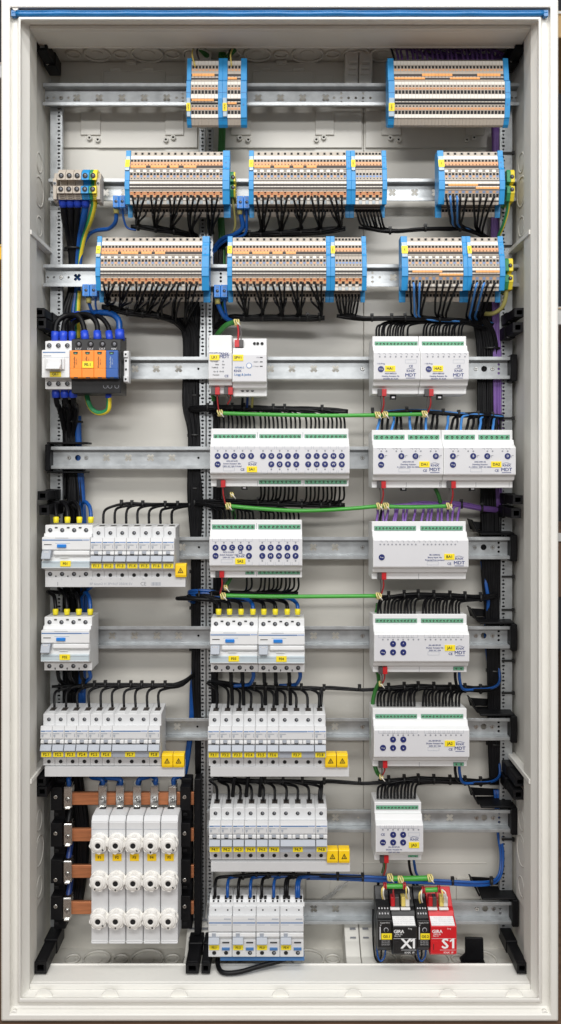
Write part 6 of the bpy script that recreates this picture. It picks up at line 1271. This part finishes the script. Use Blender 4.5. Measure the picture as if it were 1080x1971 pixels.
for k, (x, y, xe, m, lb) in enumerate(((739, 1706, 735, 'wire_yellow', 'first relay module'), (740, 1707, 738, 'wire_white', 'first relay module'), (781, 1706, 782, 'wire_yellow', 'X1 module'), (783, 1706, 787, 'wire_white', 'X1 module'), (812, 1714, 807, 'wire_yellow', 'second relay module'), (812, 1713, 811, 'wire_white', 'second relay module'), (848, 1712, 852, 'wire_yellow', 'red module'), (850, 1712, 858, 'wire_white', 'red module'))):
    wire([(x, y, .072), (x + (xe - x) * .9, y + 6, .066), (xe, y + 16, .068), (xe + 2, y + 24, .074)], .0012, m, ('yellow' if m == 'wire_yellow' else 'white') + ' signal wire above the ' + lb, 'signal wires above the gateway modules')
for x, lb in ((758, 'X1 module'), (840, 'red module')): wire([(x, 1706, .078), (x - 1, 1718, .074), (x + 2, 1731, .076)], .0012, 'wire_red', 'dark red signal wire above the ' + lb, 'signal wires above the gateway modules')
for x, lb in ((722, 'first relay module'), (800, 'second relay module')):
    for j, m in enumerate((BLK, 'wire_lightblue')): wire([(x + 12 + j * 8, 1828, .085), (x + 11 + j * 7, 1842, .084), (x + 5 + j * 6, 1850, .082), (x - 1 + j * 6, 1838, .084), (x - 4 + j * 7, 1800, .09), (x - 4 + j * 7, 1750, .112)], .0014, 'wire_blue' if j else m, ('blue' if j else 'black') + ' wire looping under the ' + lb, 'loops under the relay modules')
for x in (728, 796, 803): wire([(x, 1706, .11), (x, 1696, .108), (x - 1, 1688, .106)], .0022, BLK, 'short black wire behind the gateway modules', 'short wires behind the gateway modules')
# --- bus wires at the topmost strips
for pts, m, r, lb in (([(377, 133, .080), (374, 122, .070), (370, 104, .085), (374, 90, .11), (384, 88, .13), (400, 96, .15)], 'wire_yellow', .0012, 'yellow bus wire into the strip of eight'), ([(385, 118, .10), (379, 100, .10), (385, 90, .115), (400, 95, .14)], 'wire_grey', .0013, 'dark bus wire into the strip of eight'),
                      ([(446, 133, .080), (445, 120, .070), (444, 104, .085), (449, 91, .11), (440, 100, .15)], 'wire_yellow', .0012, 'yellow bus wire into the strip of four'), ([(439.5, 131, .08), (440, 112, .085), (442, 98, .10), (448, 90, .12)], BLK, .0011, 'black bus wire into the strip of four'),
                      ([(384, 92, .13), (396, 105, .14), (405, 118, .15), (420, 200, .156)], 'bus_green_dark', .004, 'dark green cable rising behind the strip of eight'), ([(452, 95, .13), (440, 108, .14), (432, 125, .15), (428, 200, .156)], 'bus_green_dark', .004, 'dark green cable rising behind the strip of four'),
                      ([(762, 131, .080), (759, 115, .078), (754, 96, .09), (748, 86, .105), (760, 92, .13), (790, 100, .15)], BLK, .0016, 'black wire curling into the end of the strip tagged KBA1')):
    wire(pts, r, m, lb, None, n=8)
for i in range(20):
    x = 766 + i * 9.6 + RND.uniform(-2, 2); wire([(x, 120, .096), (x - 1, 108, .100), (x - 3 + RND.uniform(-1, 1), 96, .112), (x + 8, 92 + (i % 4) * 2, .130), (x + 30, 98 + (i % 5) * 3, .145)] + ([((x + 30 + 955) / 2, 101 + (i % 5) * 3, .148)] if x < 900 else []) + [(948 + (i % 6) * 2, 108 + (i % 4) * 3, .150), (955 + (i % 5) * 2, 150, .154), (955 + (i % 5) * 2, 250, .154)], .0017, 'wire_purple', 'purple wire rising behind the strip tagged KBA1', 'purple wires behind the topmost strip')
# --- crumpled clear bag behind the lowest rail
mb = MB(); nx, ny = 12, 7; c = W(620, 1735, .158); vs = []; fs = []
for j in range(ny + 1):
    for i in range(nx + 1):
        u, v = i / nx - .5, j / ny - .5; vs.append((u * .085 + v * .05, .006 * math.sin(i * 2.1 + j) + RND.uniform(-.004, .004), v * .04 + u * .06 + RND.uniform(-.002, .002)))
for j in range(ny):
    for i in range(nx): a = j * (nx + 1) + i; fs.append((a, a + 1, a + nx + 2, a + nx + 1))
mb.add(vs, fs, 'bag_clear'); mb.add([(x * .96, y + .004, z * .9) for x, y, z in vs], fs, 'bag_clear')
solo('plastic_bag', mb, 'crumpled clear plastic bag behind the lowest rail', 'bag', c)
for path, n, rp in ((pa, 8, 5), (pb, 10, 5.5), (pd, 10, 6), (pe, 9, 5.5), (pc, 4, 3), (pf, 8, 4), (pg, 7, 5), (psb, 6, 5), (ps3, 4, 4), (p3_, 6, 4), (p4_, 6, 4), (p2_, 4, 3)):
    for i in range(n):          # wires that run the length of a bundle behind the ones that leave it
        oy, od = disc(rp, .11); wire([(path[0][0], path[0][1] + oy * .5, path[0][2] + .004 + od)] + [(x, y, d + .004) for x, y, d in follow(path, path[0][0], oy, od)], .0018, BLK, '', into=TANGLE, k=3)
for y0 in (1148, 1325, 1503):
    pj = [(724, y0 + 2, .108), (800, y0 - 3, .108), (880, y0, .112), (930, y0 + 3, .125), (958, y0 - 4, .150)]
    for i in range(8): oy, od = disc(5.5, .11); wire([(728, y0 + oy * .5, .112 + od)] + [(x, y, d + .004) for x, y, d in follow(pj, 730, oy, od)], .0018, BLK, '', into=TANGLE, k=3)
o = solo('wire_tangle', TANGLE, 'second layer of black wires inside the bundles and under the long terminal strips', 'wires'); o['kind'] = 'stuff'
